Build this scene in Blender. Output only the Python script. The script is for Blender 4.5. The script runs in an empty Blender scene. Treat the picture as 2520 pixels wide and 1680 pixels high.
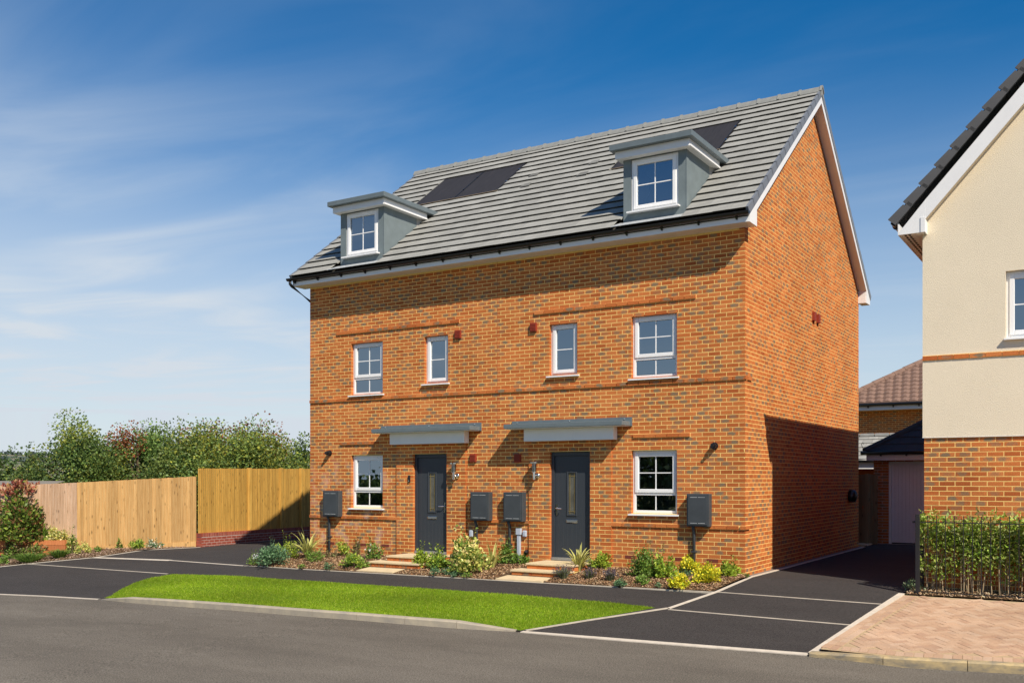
import bpy, bmesh, math, random
import numpy as np
from mathutils import Vector, Matrix
random.seed(7); rng = np.random.default_rng(7)
scene = bpy.context.scene
COL = scene.collection

# ------------------------------------------------------------ camera, sky, sun
F, PX, HY = 2400.0, 1260.0, 1178.0            # focal length and horizon in photo pixels (2520 x 1680)
TH = math.radians(31.9); CT, ST = math.cos(TH), math.sin(TH)
CX, CY, CZ = 5.546, -16.607, 1.71
cam = bpy.data.cameras.new('camera'); camo = bpy.data.objects.new('camera', cam); COL.objects.link(camo)
cam.sensor_width = 36; cam.lens = 36 * F / 2520; cam.shift_y = (HY - 840) / 2520
cam.clip_start = .1; cam.clip_end = 9000
camo.location = (CX, CY, CZ); camo.rotation_euler = (math.pi / 2, 0, TH)
scene.camera = camo
SUN = Vector((1.0, -.62, 1.17)).normalized()   # towards the sun, from the cast shadows
world = bpy.data.worlds.new('World'); scene.world = world; world.use_nodes = True
wn, wl = world.node_tree.nodes, world.node_tree.links
bg = wn['Background']; bg.inputs[1].default_value = .105
sky = wn.new('ShaderNodeTexSky'); sky.sky_type = 'NISHITA'; sky.sun_disc = False
sky.sun_elevation = math.asin(SUN.z); sky.sun_rotation = math.atan2(SUN.x, SUN.y)
sky.air_density = 1.0; sky.dust_density = .25; sky.ozone_density = 3.2; sky.altitude = 60
def wnode(t, **k):
    n = wn.new(t)
    for a, b in k.items():
        if a.startswith('i_'): n.inputs[int(a[2:])].default_value = b
        else: setattr(n, a, b)
    return n
# thin cirrus, thickest towards the horizon, mixed into the sky by direction
tc = wnode('ShaderNodeTexCoord'); sep = wnode('ShaderNodeSeparateXYZ'); wl.new(tc.outputs['Generated'], sep.inputs[0])
zz = wnode('ShaderNodeMath', operation='MAXIMUM', i_1=.06); wl.new(sep.outputs[2], zz.inputs[0])
dv = [wnode('ShaderNodeMath', operation='DIVIDE') for _ in range(2)]
for i in range(2): wl.new(sep.outputs[i], dv[i].inputs[0]); wl.new(zz.outputs[0], dv[i].inputs[1])
cmb = wnode('ShaderNodeCombineXYZ'); wl.new(dv[0].outputs[0], cmb.inputs[0]); wl.new(dv[1].outputs[0], cmb.inputs[1])
mp = wnode('ShaderNodeMapping'); mp.inputs['Rotation'].default_value = (0, 0, .5); mp.inputs['Scale'].default_value = (.45, .8, 1)
wl.new(cmb.outputs[0], mp.inputs[0])
nz = wnode('ShaderNodeTexNoise'); nz.inputs['Scale'].default_value = 1.25; nz.inputs['Detail'].default_value = 9
nz.inputs['Roughness'].default_value = .52; nz.inputs['Distortion'].default_value = .9; wl.new(mp.outputs[0], nz.inputs['Vector'])
cr = wnode('ShaderNodeMapRange', i_1=.38, i_2=.90, i_3=0.0, i_4=.46); cr.interpolation_type = 'SMOOTHSTEP'; wl.new(nz.outputs[0], cr.inputs[0])
lowz = wnode('ShaderNodeMapRange', i_1=.0, i_2=.40, i_3=.80, i_4=0.0); lowz.interpolation_type = 'SMOOTHSTEP'; 
wst = wnode('ShaderNodeVectorMath', operation='DOT_PRODUCT'); wst.inputs[1].default_value = (-.86, -.02, -.51); wl.new(tc.outputs['Generated'], wst.inputs[0])
wmr = wnode('ShaderNodeMapRange', i_1=.2, i_2=.92, i_3=.35, i_4=1.9); wmr.interpolation_type = 'SMOOTHSTEP'; wl.new(wst.outputs['Value'], wmr.inputs[0])
crm = wnode('ShaderNodeMath', operation='MULTIPLY', use_clamp=True); wl.new(cr.outputs[0], crm.inputs[0]); wl.new(wmr.outputs[0], crm.inputs[1])
whz = wnode('ShaderNodeMapRange', i_1=.35, i_2=1.0, i_3=0.0, i_4=.17); wl.new(wst.outputs['Value'], whz.inputs[0])
zef = wnode('ShaderNodeMath', operation='SUBTRACT'); wl.new(sep.outputs[2], zef.inputs[0]); wl.new(whz.outputs[0], zef.inputs[1]); wl.new(zef.outputs[0], lowz.inputs[0])
tot = wnode('ShaderNodeMath', operation='ADD', use_clamp=True); wl.new(crm.outputs[0], tot.inputs[0]); wl.new(lowz.outputs[0], tot.inputs[1])
cmx = wnode('ShaderNodeMix', data_type='RGBA'); wl.new(tot.outputs[0], cmx.inputs[0])
hsv = wnode('ShaderNodeHueSaturation'); hsv.inputs['Saturation'].default_value = 1.42; hsv.inputs['Value'].default_value = .82; wl.new(sky.outputs[0], hsv.inputs['Color'])
wl.new(hsv.outputs[0], cmx.inputs[6]); cmx.inputs[7].default_value = (4.9, 5.4, 5.95, 1)
wl.new(cmx.outputs[2], bg.inputs[0])
sl = bpy.data.lights.new('sun', 'SUN'); sl.energy = 5.0; sl.angle = math.radians(.53); sl.color = (1, .90, .75)
slo = bpy.data.objects.new('sun', sl); COL.objects.link(slo)
slo.rotation_euler = SUN.to_track_quat('Z', 'Y').to_euler()
scene.view_settings.view_transform = 'Standard'; scene.view_settings.look = 'None'
scene.view_settings.exposure = 0.35; scene.view_settings.gamma = 1
scene.render.engine = 'CYCLES'

# ------------------------------------------------------------ pixel -> place
def ray(px, py):
    a = (px - PX) / F
    return (a * CT - ST, a * ST + CT, (HY - py) / F)
def gz(x, y):                                   # height of the ground
    z = max(.1 * min(y, 0), -.47)
    z -= .014 * max(0, min(-4.5 - x, 5.8)) * min(max(-y / 5, 0), 1)
    return z - .027 * max(0, min(-10.3 - x, 14))
def ground_at(px, py, off=0.0):
    d = ray(px, py); t = 4.0
    while t < 90 and CZ + d[2] * t > gz(CX + d[0] * t, CY + d[1] * t) + off: t += .01
    return CX + d[0] * t, CY + d[1] * t
def depth(x, y): return -(x - CX) * ST + (y - CY) * CT

# ------------------------------------------------------------ helpers
def tag(o, label=None, cat=None, group=None, kind=None):
    for k, v in (('label', label), ('category', cat), ('group', group), ('kind', kind)):
        if v: o[k] = v
    return o
def link(name, data, parent=None):
    o = bpy.data.objects.new(name, data); COL.objects.link(o)
    if parent: o.parent = parent
    return o
def thing(name, label, cat, loc=(0, 0, 0), group=None):
    return tag(link(name, None), label, cat, group)
class MB:
    def __init__(s): s.v = []; s.f = []; s.c = []; s.uv = []; s.col = (0, 0, 0, 1)
    def face(s, idx, uv=None): s.f.append(idx); s.c.append(s.col); s.uv.append(uv)
    def quad(s, a, b, c, d, uv=None):
        n = len(s.v); s.v += [a, b, c, d]; s.face((n, n + 1, n + 2, n + 3), uv)
    def poly(s, pts): n = len(s.v); s.v += list(pts); s.face(tuple(range(n, n + len(pts))))
    def box(s, x0, x1, y0, y1, z0, z1):
        n = len(s.v)
        s.v += [(x0, y0, z0), (x1, y0, z0), (x1, y1, z0), (x0, y1, z0), (x0, y0, z1), (x1, y0, z1), (x1, y1, z1), (x0, y1, z1)]
        for q in ((0, 1, 5, 4), (1, 2, 6, 5), (2, 3, 7, 6), (3, 0, 4, 7), (4, 5, 6, 7), (3, 2, 1, 0)): s.face(tuple(n + i for i in q))
        return s
    def prism(s, pts, off):                     # polygon swept along off
        n = len(s.v); m = len(pts); off = Vector(off)
        s.v += [tuple(p) for p in pts] + [tuple(Vector(p) + off) for p in pts]
        s.face(tuple(range(n, n + m))); s.face(tuple(range(n + 2 * m - 1, n + m - 1, -1)))
        for i in range(m):
            j = (i + 1) % m; s.face((n + i, n + m + i, n + m + j, n + j))
        return s
    def tube(s, pts, r, k=8, cap=True):
        pts = [Vector(p) for p in pts]; n = len(s.v)
        rr = r if isinstance(r, (list, tuple)) else [r] * len(pts)
        for i, p in enumerate(pts):
            t = (pts[min(i + 1, len(pts) - 1)] - pts[max(i - 1, 0)]).normalized()
            a = t.orthogonal().normalized(); b = t.cross(a)
            if i and abs(a.dot(pa)) < .99:
                a = (pa - t * pa.dot(t)).normalized(); b = t.cross(a)
            pa = a
            for q in range(k):
                w = 2 * math.pi * q / k; s.v.append(tuple(p + (a * math.cos(w) + b * math.sin(w)) * rr[i]))
        for i in range(len(pts) - 1):
            for q in range(k):
                w = (q + 1) % k; s.face((n + i * k + q, n + i * k + w, n + (i + 1) * k + w, n + (i + 1) * k + q))
        if cap:
            s.face(tuple(range(n + k - 1, n - 1, -1))); m = n + (len(pts) - 1) * k; s.face(tuple(range(m, m + k)))
        return s
    def mesh(s, name, m, smooth=False):
        me = bpy.data.meshes.new(name); me.from_pydata(s.v, [], s.f)
        if any(c != (0, 0, 0, 1) for c in s.c):
            at = me.attributes.new('bc', 'FLOAT_COLOR', 'FACE'); at.data.foreach_set('color', np.array(s.c, np.float32).ravel())
        if any(u is not None for u in s.uv):
            ul = me.uv_layers.new(name='UVMap'); a = []
            for f, u in zip(s.f, s.uv): a += (u if u else [(-1, -1)] * len(f))
            ul.data.foreach_set('uv', np.array(a, np.float32).ravel())
        for q in (m if isinstance(m, list) else [m]): me.materials.append(q)
        if smooth: me.polygons.foreach_set('use_smooth', [True] * len(me.polygons))
        me.update(); return me
    def build(s, name, m, parent=None, smooth=False): return link(name, s.mesh(name, m, smooth), parent)
def part(name, m, parent, *boxes, bevel=0):
    b = MB()
    for q in boxes: b.box(*q)
    o = b.build(name, m, parent)
    if bevel:
        md = o.modifiers.new('b', 'BEVEL'); md.width = bevel; md.segments = 2
    return o
def copies(meshes, name, parent, xf):           # one object per transform, sharing the given meshes
    for i, M in enumerate(xf):
        o = link(name, meshes[i % len(meshes)], parent); o.matrix_local = M

# ------------------------------------------------------------ materials
def nodes(m): return m.node_tree.nodes, m.node_tree.links
def mat(name, col, rough=.6, spec=.4, metal=0, var=.0, vscale=8, bump=0, bscale=60, stretch=(1, 1, 1), detail=6, col2=None):
    m = bpy.data.materials.new(name); m.use_nodes = True; n, l = nodes(m); p = n['Principled BSDF']
    p.inputs['Base Color'].default_value = (*col, 1); p.inputs['Roughness'].default_value = rough
    p.inputs['Specular IOR Level'].default_value = spec; p.inputs['Metallic'].default_value = metal
    if var or bump or col2:
        t = n.new('ShaderNodeTexCoord'); mp = n.new('ShaderNodeMapping'); l.new(t.outputs['Object'], mp.inputs[0])
        mp.inputs['Scale'].default_value = stretch
    if var or col2:
        z = n.new('ShaderNodeTexNoise'); z.inputs['Scale'].default_value = vscale; z.inputs['Detail'].default_value = detail
        z.inputs['Roughness'].default_value = .65; l.new(mp.outputs[0], z.inputs['Vector'])
        r = n.new('ShaderNodeValToRGB'); l.new(z.outputs[0], r.inputs[0])
        c2 = col2 or tuple(c * (1 + var) for c in col); c1 = col if col2 else tuple(c * (1 - var) for c in col)
        r.color_ramp.elements[0].position = .32; r.color_ramp.elements[1].position = .68
        r.color_ramp.elements[0].color = (*c1, 1); r.color_ramp.elements[1].color = (*c2, 1); l.new(r.outputs[0], p.inputs['Base Color'])
    if bump:
        z2 = n.new('ShaderNodeTexNoise'); z2.inputs['Scale'].default_value = bscale; z2.inputs['Detail'].default_value = 5; l.new(mp.outputs[0], z2.inputs['Vector'])
        b = n.new('ShaderNodeBump'); b.inputs['Strength'].default_value = bump; b.inputs['Distance'].default_value = .02
        l.new(z2.outputs[0], b.inputs['Height']); l.new(b.outputs[0], p.inputs['Normal'])
    return m
def brick_mat(name, shades, grey, patch=1.0, bloom=False):
    m = bpy.data.materials.new(name); m.use_nodes = True; n, l = nodes(m); p = n['Principled BSDF']
    p.inputs['Roughness'].default_value = .85; p.inputs['Specular IOR Level'].default_value = .2
    at = n.new('ShaderNodeAttribute'); at.attribute_name = 'bc'; sp = n.new('ShaderNodeSeparateColor'); l.new(at.outputs['Color'], sp.inputs[0])
    r = n.new('ShaderNodeValToRGB'); l.new(sp.outputs[0], r.inputs[0]); e = r.color_ramp.elements
    while len(e) < len(shades): e.new(.5)
    for i, c in enumerate(shades): e[i].position = i / (len(shades) - 1); e[i].color = (*c, 1)
    uv = n.new('ShaderNodeUVMap'); uv.uv_map = 'UVMap'
    tx = n.new('ShaderNodeNewGeometry'); nz = n.new('ShaderNodeTexNoise'); nz.inputs['Scale'].default_value = 22; nz.inputs['Detail'].default_value = 4; l.new(tx.outputs['Position'], nz.inputs['Vector'])
    # kiln-burnt grey patch: an ellipse inside the brick face, ragged by noise
    sx = n.new('ShaderNodeSeparateXYZ'); l.new(uv.outputs[0], sx.inputs[0])
    def mth(op, a, b=None):
        q = n.new('ShaderNodeMath'); q.operation = op
        for i, s in enumerate((a, b)):
            if s is None: continue
            if isinstance(s, (int, float)): q.inputs[i].default_value = s
            else: l.new(s, q.inputs[i])
        return q.outputs[0]
    cu = mth('ADD', mth('MULTIPLY', sp.outputs[2], .3), .35)
    du = mth('MULTIPLY', mth('SUBTRACT', sx.outputs[0], cu), 2.1); dvv = mth('MULTIPLY', mth('SUBTRACT', sx.outputs[1], .5), 1.35)
    d2 = mth('ADD', mth('MULTIPLY', du, du), mth('MULTIPLY', dvv, dvv))
    d2 = mth('ADD', d2, mth('MULTIPLY', mth('SUBTRACT', nz.outputs[0], .5), 1.7))
    mr = n.new('ShaderNodeMapRange'); mr.inputs[1].default_value = .75; mr.inputs[2].default_value = .22; l.new(d2, mr.inputs[0])
    mk = mth('MULTIPLY', mth('MULTIPLY', mr.outputs[0], sp.outputs[1]), patch)
    ctr = n.new('ShaderNodeMix'); ctr.data_type = 'RGBA'; l.new(mk, ctr.inputs[0]); l.new(r.outputs[0], ctr.inputs[6]); ctr.inputs[7].default_value = (*grey, 1)
    n2 = n.new('ShaderNodeTexNoise'); n2.inputs['Scale'].default_value = 90; n2.inputs['Detail'].default_value = 5; l.new(tx.outputs['Position'], n2.inputs['Vector'])
    m2 = n.new('ShaderNodeMapRange'); m2.inputs[1].default_value = .3; m2.inputs[2].default_value = .7; m2.inputs[3].default_value = .8; m2.inputs[4].default_value = 1.16; l.new(n2.outputs[0], m2.inputs[0])
    mu = n.new('ShaderNodeMix'); mu.data_type = 'RGBA'; mu.blend_type = 'MULTIPLY'; mu.inputs[0].default_value = 1; l.new(ctr.outputs[2], mu.inputs[6]); l.new(m2.outputs[0], mu.inputs[7])
    nl = n.new('ShaderNodeTexNoise'); nl.inputs['Scale'].default_value = .75; nl.inputs['Detail'].default_value = 6; l.new(tx.outputs['Position'], nl.inputs['Vector'])
    ml = n.new('ShaderNodeMapRange'); ml.inputs[1].default_value = .3; ml.inputs[2].default_value = .7; ml.inputs[3].default_value = .84; ml.inputs[4].default_value = 1.12; l.new(nl.outputs[0], ml.inputs[0])
    mq = n.new('ShaderNodeMix'); mq.data_type = 'RGBA'; mq.blend_type = 'MULTIPLY'; mq.inputs[0].default_value = 1; l.new(mu.outputs[2], mq.inputs[6]); l.new(ml.outputs[0], mq.inputs[7]); mu = mq
    if bloom:                                   # salts dried out on the brickwork low down at the left
        sg = n.new('ShaderNodeSeparateXYZ'); l.new(tx.outputs['Position'], sg.inputs[0])
        nb_ = n.new('ShaderNodeTexNoise'); nb_.inputs['Scale'].default_value = 3.2; nb_.inputs['Detail'].default_value = 7; l.new(tx.outputs['Position'], nb_.inputs['Vector'])
        def band(s, lo, hi, w):
            r1 = n.new('ShaderNodeMapRange'); r1.inputs[1].default_value = lo; r1.inputs[2].default_value = lo + w; l.new(s, r1.inputs[0])
            r2 = n.new('ShaderNodeMapRange'); r2.inputs[1].default_value = hi; r2.inputs[2].default_value = hi - w; l.new(s, r2.inputs[0])
            return mth('MULTIPLY', r1.outputs[0], r2.outputs[0])
        reg = mth('MULTIPLY', band(sg.outputs[0], -10.6, -7.6, .5), band(sg.outputs[2], -.2, 2.3, .5))
        r3 = n.new('ShaderNodeMapRange'); r3.inputs[1].default_value = .5; r3.inputs[2].default_value = .72; r3.inputs[4].default_value = .6; l.new(nb_.outputs[0], r3.inputs[0])
        mb = n.new('ShaderNodeMix'); mb.data_type = 'RGBA'; l.new(mth('MULTIPLY', reg, r3.outputs[0]), mb.inputs[0]); l.new(mu.outputs[2], mb.inputs[6]); mb.inputs[7].default_value = (.62, .47, .40, 1); mu = mb
    l.new(mu.outputs[2], p.inputs['Base Color'])
    b = n.new('ShaderNodeBump'); b.inputs['Strength'].default_value = .5; b.inputs['Distance'].default_value = .008; l.new(n2.outputs[0], b.inputs['Height']); l.new(b.outputs[0], p.inputs['Normal'])
    return m
def leaf_mat(name, trans=.35, gloss=.025):
    m = bpy.data.materials.new(name); m.use_nodes = True; n, l = nodes(m); n.remove(n['Principled BSDF'])
    at = n.new('ShaderNodeAttribute'); at.attribute_name = 'bc'
    d = n.new('ShaderNodeBsdfDiffuse'); t = n.new('ShaderNodeBsdfTranslucent'); g = n.new('ShaderNodeBsdfGlossy'); g.inputs['Roughness'].default_value = .5
    for q in (d, t): l.new(at.outputs['Color'], q.inputs['Color'])
    a = n.new('ShaderNodeMixShader'); a.inputs[0].default_value = trans; l.new(d.outputs[0], a.inputs[1]); l.new(t.outputs[0], a.inputs[2])
    b = n.new('ShaderNodeMixShader'); b.inputs[0].default_value = gloss; l.new(a.outputs[0], b.inputs[1]); l.new(g.outputs[0], b.inputs[2])
    l.new(b.outputs[0], n['Material Output'].inputs[0]); return m
def glass_mat(name, refl=.25, tint=(.72, .86, 1.0)):
    m = bpy.data.materials.new(name); m.use_nodes = True; n, l = nodes(m); n.remove(n['Principled BSDF'])
    g = n.new('ShaderNodeBsdfGlossy'); g.inputs['Roughness'].default_value = .01; g.inputs['Color'].default_value = (*tint, 1)
    t = n.new('ShaderNodeBsdfTransparent'); t.inputs[0].default_value = (.55, .6, .62, 1)
    lw = n.new('ShaderNodeFresnel'); lw.inputs[0].default_value = 1.6
    ad = n.new('ShaderNodeMath'); ad.operation = 'ADD'; ad.use_clamp = True; ad.inputs[1].default_value = refl; l.new(lw.outputs[0], ad.inputs[0])
    x = n.new('ShaderNodeMixShader'); l.new(ad.outputs[0], x.inputs[0]); l.new(t.outputs[0], x.inputs[1]); l.new(g.outputs[0], x.inputs[2])
    l.new(x.outputs[0], n['Material Output'].inputs[0]); return m

M_BRICK = brick_mat('orange_brick', [(.40, .103, .027), (.485, .138, .036), (.55, .173, .048), (.59, .202, .062)], (.23, .16, .095), bloom=True)
M_RED = brick_mat('red_brick', [(.26, .055, .035), (.33, .075, .045), (.38, .10, .06)], (.16, .06, .06), .4)
M_MORT = mat('sandy_mortar', (.86, .62, .22), .95, .1, var=.12, vscale=30)
M_MORTG = mat('pale_mortar', (.5, .42, .38), .95, .1, var=.12, vscale=30)
M_UPVC = mat('white_upvc', (.80, .80, .80), .28, .5, var=.02, vscale=2)
M_WHITE = mat('white_board', (.78, .78, .78), .35, .45, var=.03, vscale=3)
M_GREY = mat('grey_grp', (.155, .19, .20), .55, .4, var=.10, vscale=4)
M_GREYD = mat('slate_grey_trim', (.125, .155, .17), .45, .45, var=.08, vscale=5)
M_BLACK = mat('black_plastic', (.012, .013, .015), .3, .5, var=.1)
M_LEAD = mat('lead_flashing', (.42, .44, .45), .45, .5, var=.25, vscale=14, bump=.3, bscale=20)
M_TILE = mat('grey_concrete_tile', (.295, .295, .275), .8, .25, var=.16, vscale=1.7, bump=.25, bscale=150, detail=10)
M_TILEE = mat('shaded_tile_edge', (.07, .068, .06), .9, .1)  # weathered edge, coloured dark to stand for deep shade under each tile course
M_VERGE = mat('verge_unit_grey', (.16, .175, .20), .5, .4, var=.06)
M_RIDGE = mat('ridge_tile_grey', (.22, .225, .215), .75, .3, var=.14, vscale=6)
M_SOLAR = mat('solar_glass', (.030, .028, .030), .62, .25, var=.25, vscale=40, stretch=(1, .05, .05))
M_DOOR = mat('anthracite_door', (.035, .042, .052), .38, .4, var=.10, vscale=26, stretch=(6, 1, .25), bump=.12, bscale=40)
M_METER = mat('meter_box_grey', (.05, .058, .066), .5, .35, var=.10, vscale=5)
M_STEEL = mat('polished_steel', (.75, .75, .74), .12, .5, metal=1)
M_TERRA = mat('terracotta_vent', (.25, .035, .016), .6, .3, var=.1)
M_GLASS = glass_mat('window_glass')
M_GLASSC = glass_mat('lamp_glass', .06, (1, 1, 1))
M_ROOM = mat('room_plaster', (.34, .33, .31), .9, .1)
M_BULB = mat('bulb', (.9, .8, .5), .3, .5)
M_GOLD = mat('brass_came', (.55, .40, .16), .3, .5, metal=.8)
M_OBSC = mat('door_light_glass', (.10, .10, .085), .15, .6, var=.3, vscale=6)
M_STONE = mat('buff_paving', (.60, .48, .30), .85, .2, var=.10, vscale=7, bump=.25, bscale=40)
M_RENDER = mat('cream_render', (.775, .68, .52), .95, .1, var=.03, vscale=.8, bump=.5, bscale=95)
M_DTILE = mat('dark_tile', (.055, .053, .052), .8, .15, var=.15, vscale=3)
M_DVERGE = mat('dark_verge', (.095, .095, .098), .6, .3, var=.1, vscale=3)
M_BTILE = mat('brown_pantile', (.20, .125, .095), .75, .25, var=.16, vscale=4)
M_GDOOR = mat('pale_garage_door', (.80, .76, .80), .45, .35, var=.02)
M_FENCEM = mat('black_painted_metal', (.018, .017, .018), .45, .4, var=.1)
def asphalt(name, dark, light, speck, big):
    m = mat(name, dark, .92, .2, vscale=big, col2=light, bump=.6, bscale=130, detail=9, stretch=(.6, 1.6, 1))
    n, l = nodes(m); p = n['Principled BSDF']; src = p.inputs['Base Color'].links[0].from_socket; g = n.new('ShaderNodeNewGeometry')
    z = n.new('ShaderNodeTexNoise'); z.inputs['Scale'].default_value = 62; z.inputs['Detail'].default_value = 4; l.new(g.outputs['Position'], z.inputs['Vector'])
    r = n.new('ShaderNodeMapRange'); r.inputs[1].default_value = .30; r.inputs[2].default_value = .70; r.inputs[3].default_value = 1 - speck; r.inputs[4].default_value = 1 + speck; l.new(z.outputs[0], r.inputs[0])
    x = n.new('ShaderNodeMix'); x.data_type = 'RGBA'; x.blend_type = 'MULTIPLY'; x.inputs[0].default_value = 1; l.new(src, x.inputs[6]); l.new(r.outputs[0], x.inputs[7]); l.new(x.outputs[2], p.inputs['Base Color']); return m
M_ASPH = asphalt('new_asphalt', (.043, .039, .038), (.056, .051, .049), .6, .9)
M_ROAD = asphalt('worn_asphalt', (.115, .101, .083), (.178, .158, .130), .6, .5)
M_EDGE = mat('pale_edging', (.55, .49, .41), .9, .15, var=.12, vscale=9)
M_EDGEY = mat('concrete_edging', (.44, .39, .32), .9, .15, var=.14, vscale=9)
M_KERB = mat('concrete_kerb', (.30, .27, .225), .9, .2, bump=.2, bscale=80, vscale=4, col2=(.44, .38, .28))
M_KERBR = mat('stained_kerb', (.17, .16, .14), .9, .2, bump=.2, bscale=80, vscale=5, col2=(.52, .39, .20), stretch=(1, 1, 2))
M_PAVE = brick_mat('paving_block', [(.42, .265, .175), (.47, .31, .205), (.51, .35, .24), (.49, .36, .26)], (.36, .26, .2), .3)
M_SAND = mat('jointing_sand', (.42, .31, .19), .95, .1, var=.15, vscale=30)
M_EARTH = mat('soil', (.10, .062, .035), .95, .1, var=.4, vscale=25, bump=.6, bscale=60)
M_CHIP = leaf_mat('bark_chips', .02, .02)
M_GRASS = leaf_mat('grass_blades', .4, .012)
M_LEAF = leaf_mat('leaves')
M_TURF = mat('turf_ground', (.10, .17, .008), .95, .1, var=.3, vscale=14)
M_FIELD = mat('rough_field', (.11, .12, .045), .95, .1, vscale=.02, col2=(.20, .17, .08))
M_HILL = mat('far_hill', (.075, .11, .085), .95, .05, vscale=.012, col2=(.34, .28, .19), stretch=(.35, .35, 6), detail=2)
M_WOODF = mat('far_wood', (.05, .075, .06), .95, .05, var=.3, vscale=.05)
M_BARK = mat('bark', (.10, .07, .045), .9, .1, var=.3, vscale=20)
def wood_mat(name, a, b, knots=1):
    m = mat(name, a, .8, .2, vscale=5, col2=b, stretch=(9, 9, .35), bump=.25, bscale=9, detail=8)
    n, l = nodes(m); p = n['Principled BSDF']; src = p.inputs['Base Color'].links[0].from_socket
    t = n.new('ShaderNodeTexCoord'); mp = n.new('ShaderNodeMapping'); mp.inputs['Scale'].default_value = (8, 8, 3.2); l.new(t.outputs['Object'], mp.inputs[0])
    oi0 = n.new('ShaderNodeObjectInfo'); sc0 = n.new('ShaderNodeVectorMath'); sc0.operation = 'SCALE'; sc0.inputs[0].default_value = (3.1, 5.7, 41.0); l.new(oi0.outputs['Random'], sc0.inputs['Scale'])
    for mq in [q for q in n if q.bl_idname == 'ShaderNodeMapping']: l.new(sc0.outputs[0], mq.inputs['Location'])
    v = n.new('ShaderNodeTexVoronoi'); v.inputs['Scale'].default_value = 1.0; l.new(mp.outputs[0], v.inputs['Vector'])
    r = n.new('ShaderNodeMapRange'); r.inputs[1].default_value = .07; r.inputs[2].default_value = .22; r.inputs[3].default_value = .45; r.inputs[4].default_value = 1; l.new(v.outputs['Distance'], r.inputs[0])
    at = n.new('ShaderNodeObjectInfo'); rr = n.new('ShaderNodeMapRange'); rr.inputs[3].default_value = .84; rr.inputs[4].default_value = 1.12; l.new(at.outputs['Random'], rr.inputs[0])
    mm = n.new('ShaderNodeMath'); mm.operation = 'MULTIPLY'; l.new(r.outputs[0], mm.inputs[0]); l.new(rr.outputs[0], mm.inputs[1])
    x = n.new('ShaderNodeMix'); x.data_type = 'RGBA'; x.blend_type = 'MULTIPLY'; x.inputs[0].default_value = 1; l.new(src, x.inputs[6]); l.new(mm.outputs[0], x.inputs[7]); l.new(x.outputs[2], p.inputs['Base Color'])
    return m
M_WY = wood_mat('yellow_softwood', (.38, .205, .040), (.64, .40, .10))
M_WT = wood_mat('tan_softwood', (.41, .225, .075), (.63, .395, .165))
M_WG = wood_mat('weathered_softwood', (.38, .23, .13), (.60, .42, .29))
M_WD = wood_mat('brown_gate_wood', (.20, .14, .07), (.28, .20, .11))
M_WO = wood_mat('orange_sleeper', (.40, .13, .045), (.52, .20, .08))

# ------------------------------------------------------------ brickwork
def cut(iv, holes):
    for h0, h1 in holes:
        out = []
        for a, b in iv:
            if h1 <= a or h0 >= b: out.append((a, b)); continue
            if h0 > a: out.append((a, h0))
            if h1 < b: out.append((h1, b))
        iv = out
    return [q for q in iv if q[1] - q[0] > .025]
def brick_box(mb, P, ua, ub, va, vb, d0, d1, jit=1.0):
    """P maps (u, v, d) to a place; d1 is the face, d0 the back"""
    j = lambda s=.0016: random.uniform(-s, s) * jit
    f = d1 + random.uniform(-.0006, .0012) * jit
    n = len(mb.v); t = [j() for _ in range(8)]
    mb.v += [P(ua + t[0], va + t[1], f), P(ub + t[2], va + t[3], f), P(ub + t[4], vb + t[5], f), P(ua + t[6], vb + t[7], f),
             P(ua, va, d0), P(ub, va, d0), P(ub, vb, d0), P(ua, vb, d0)]
    g = 0 if random.random() < .6 else random.uniform(.35, 1)
    if random.random() < .05: g = 1.0
    mb.col = (min(1, max(0, random.gauss(.5, .26))), g, random.random(), 1)
    mb.face((n, n + 1, n + 2, n + 3), [(0, 0), (1, 0), (1, 1), (0, 1)])
    for q in ((1, 5, 6, 2), (4, 0, 3, 7), (3, 2, 6, 7), (4, 5, 1, 0)): mb.face(tuple(n + i for i in q))
    mb.col = (0, 0, 0, 1)
def layout(u0, u1, k0, k1, holes=(), limit=None, proj={}, start=0, corner=None, base=0.0):
    """stretcher bond; returns (ua, ub, va, vb, face) ; corner(k) gives the first u of course k"""
    out = []
    for k in range(k0, k1):
        va = base + k * .075; vb = va + .064
        a, b = u0, u1
        if limit:
            a, b = limit((va + vb) / 2)
            a, b = max(a, u0), min(b, u1)
            if b - a < .05: continue
        first = u0 if corner is None else u0 + corner(k)
        iv = cut([(max(a, first), b)], [(h[0], h[1]) for h in holes if h[2] < va + .035 < h[3]])
        ph = u0 + (.1125 if (k + start) % 2 else 0) - .225
        for a2, b2 in iv:
            i = math.floor((a2 - ph) / .225); carry = False
            while True:
                s0, s1 = ph + i * .225, ph + i * .225 + .2135
                if s0 >= b2: break
                s0, s1 = max(s0, a2), min(s1, b2)
                if s1 < a2 + .055 and b2 - a2 > .2: i += 1; a2n = a2; a2 = a2n; carry = True; continue
                if out and out[-1][2] == va and s0 - out[-1][1] > .02 and False: pass
                if carry: s0 = a2; carry = False
                if 0 < b2 - s1 < .06: s1 = b2
                if s1 - s0 > .03 and not (s0 > b2 - .05 and b2 - a2 > .2):
                    d = 0
                    for p0, p1, pd in proj.get(k, ()):
                        if p0 - .01 <= (s0 + s1) / 2 <= p1 + .01: d = pd
                    out.append((s0, s1, va, vb, d))
                i += 1
    return out
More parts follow.
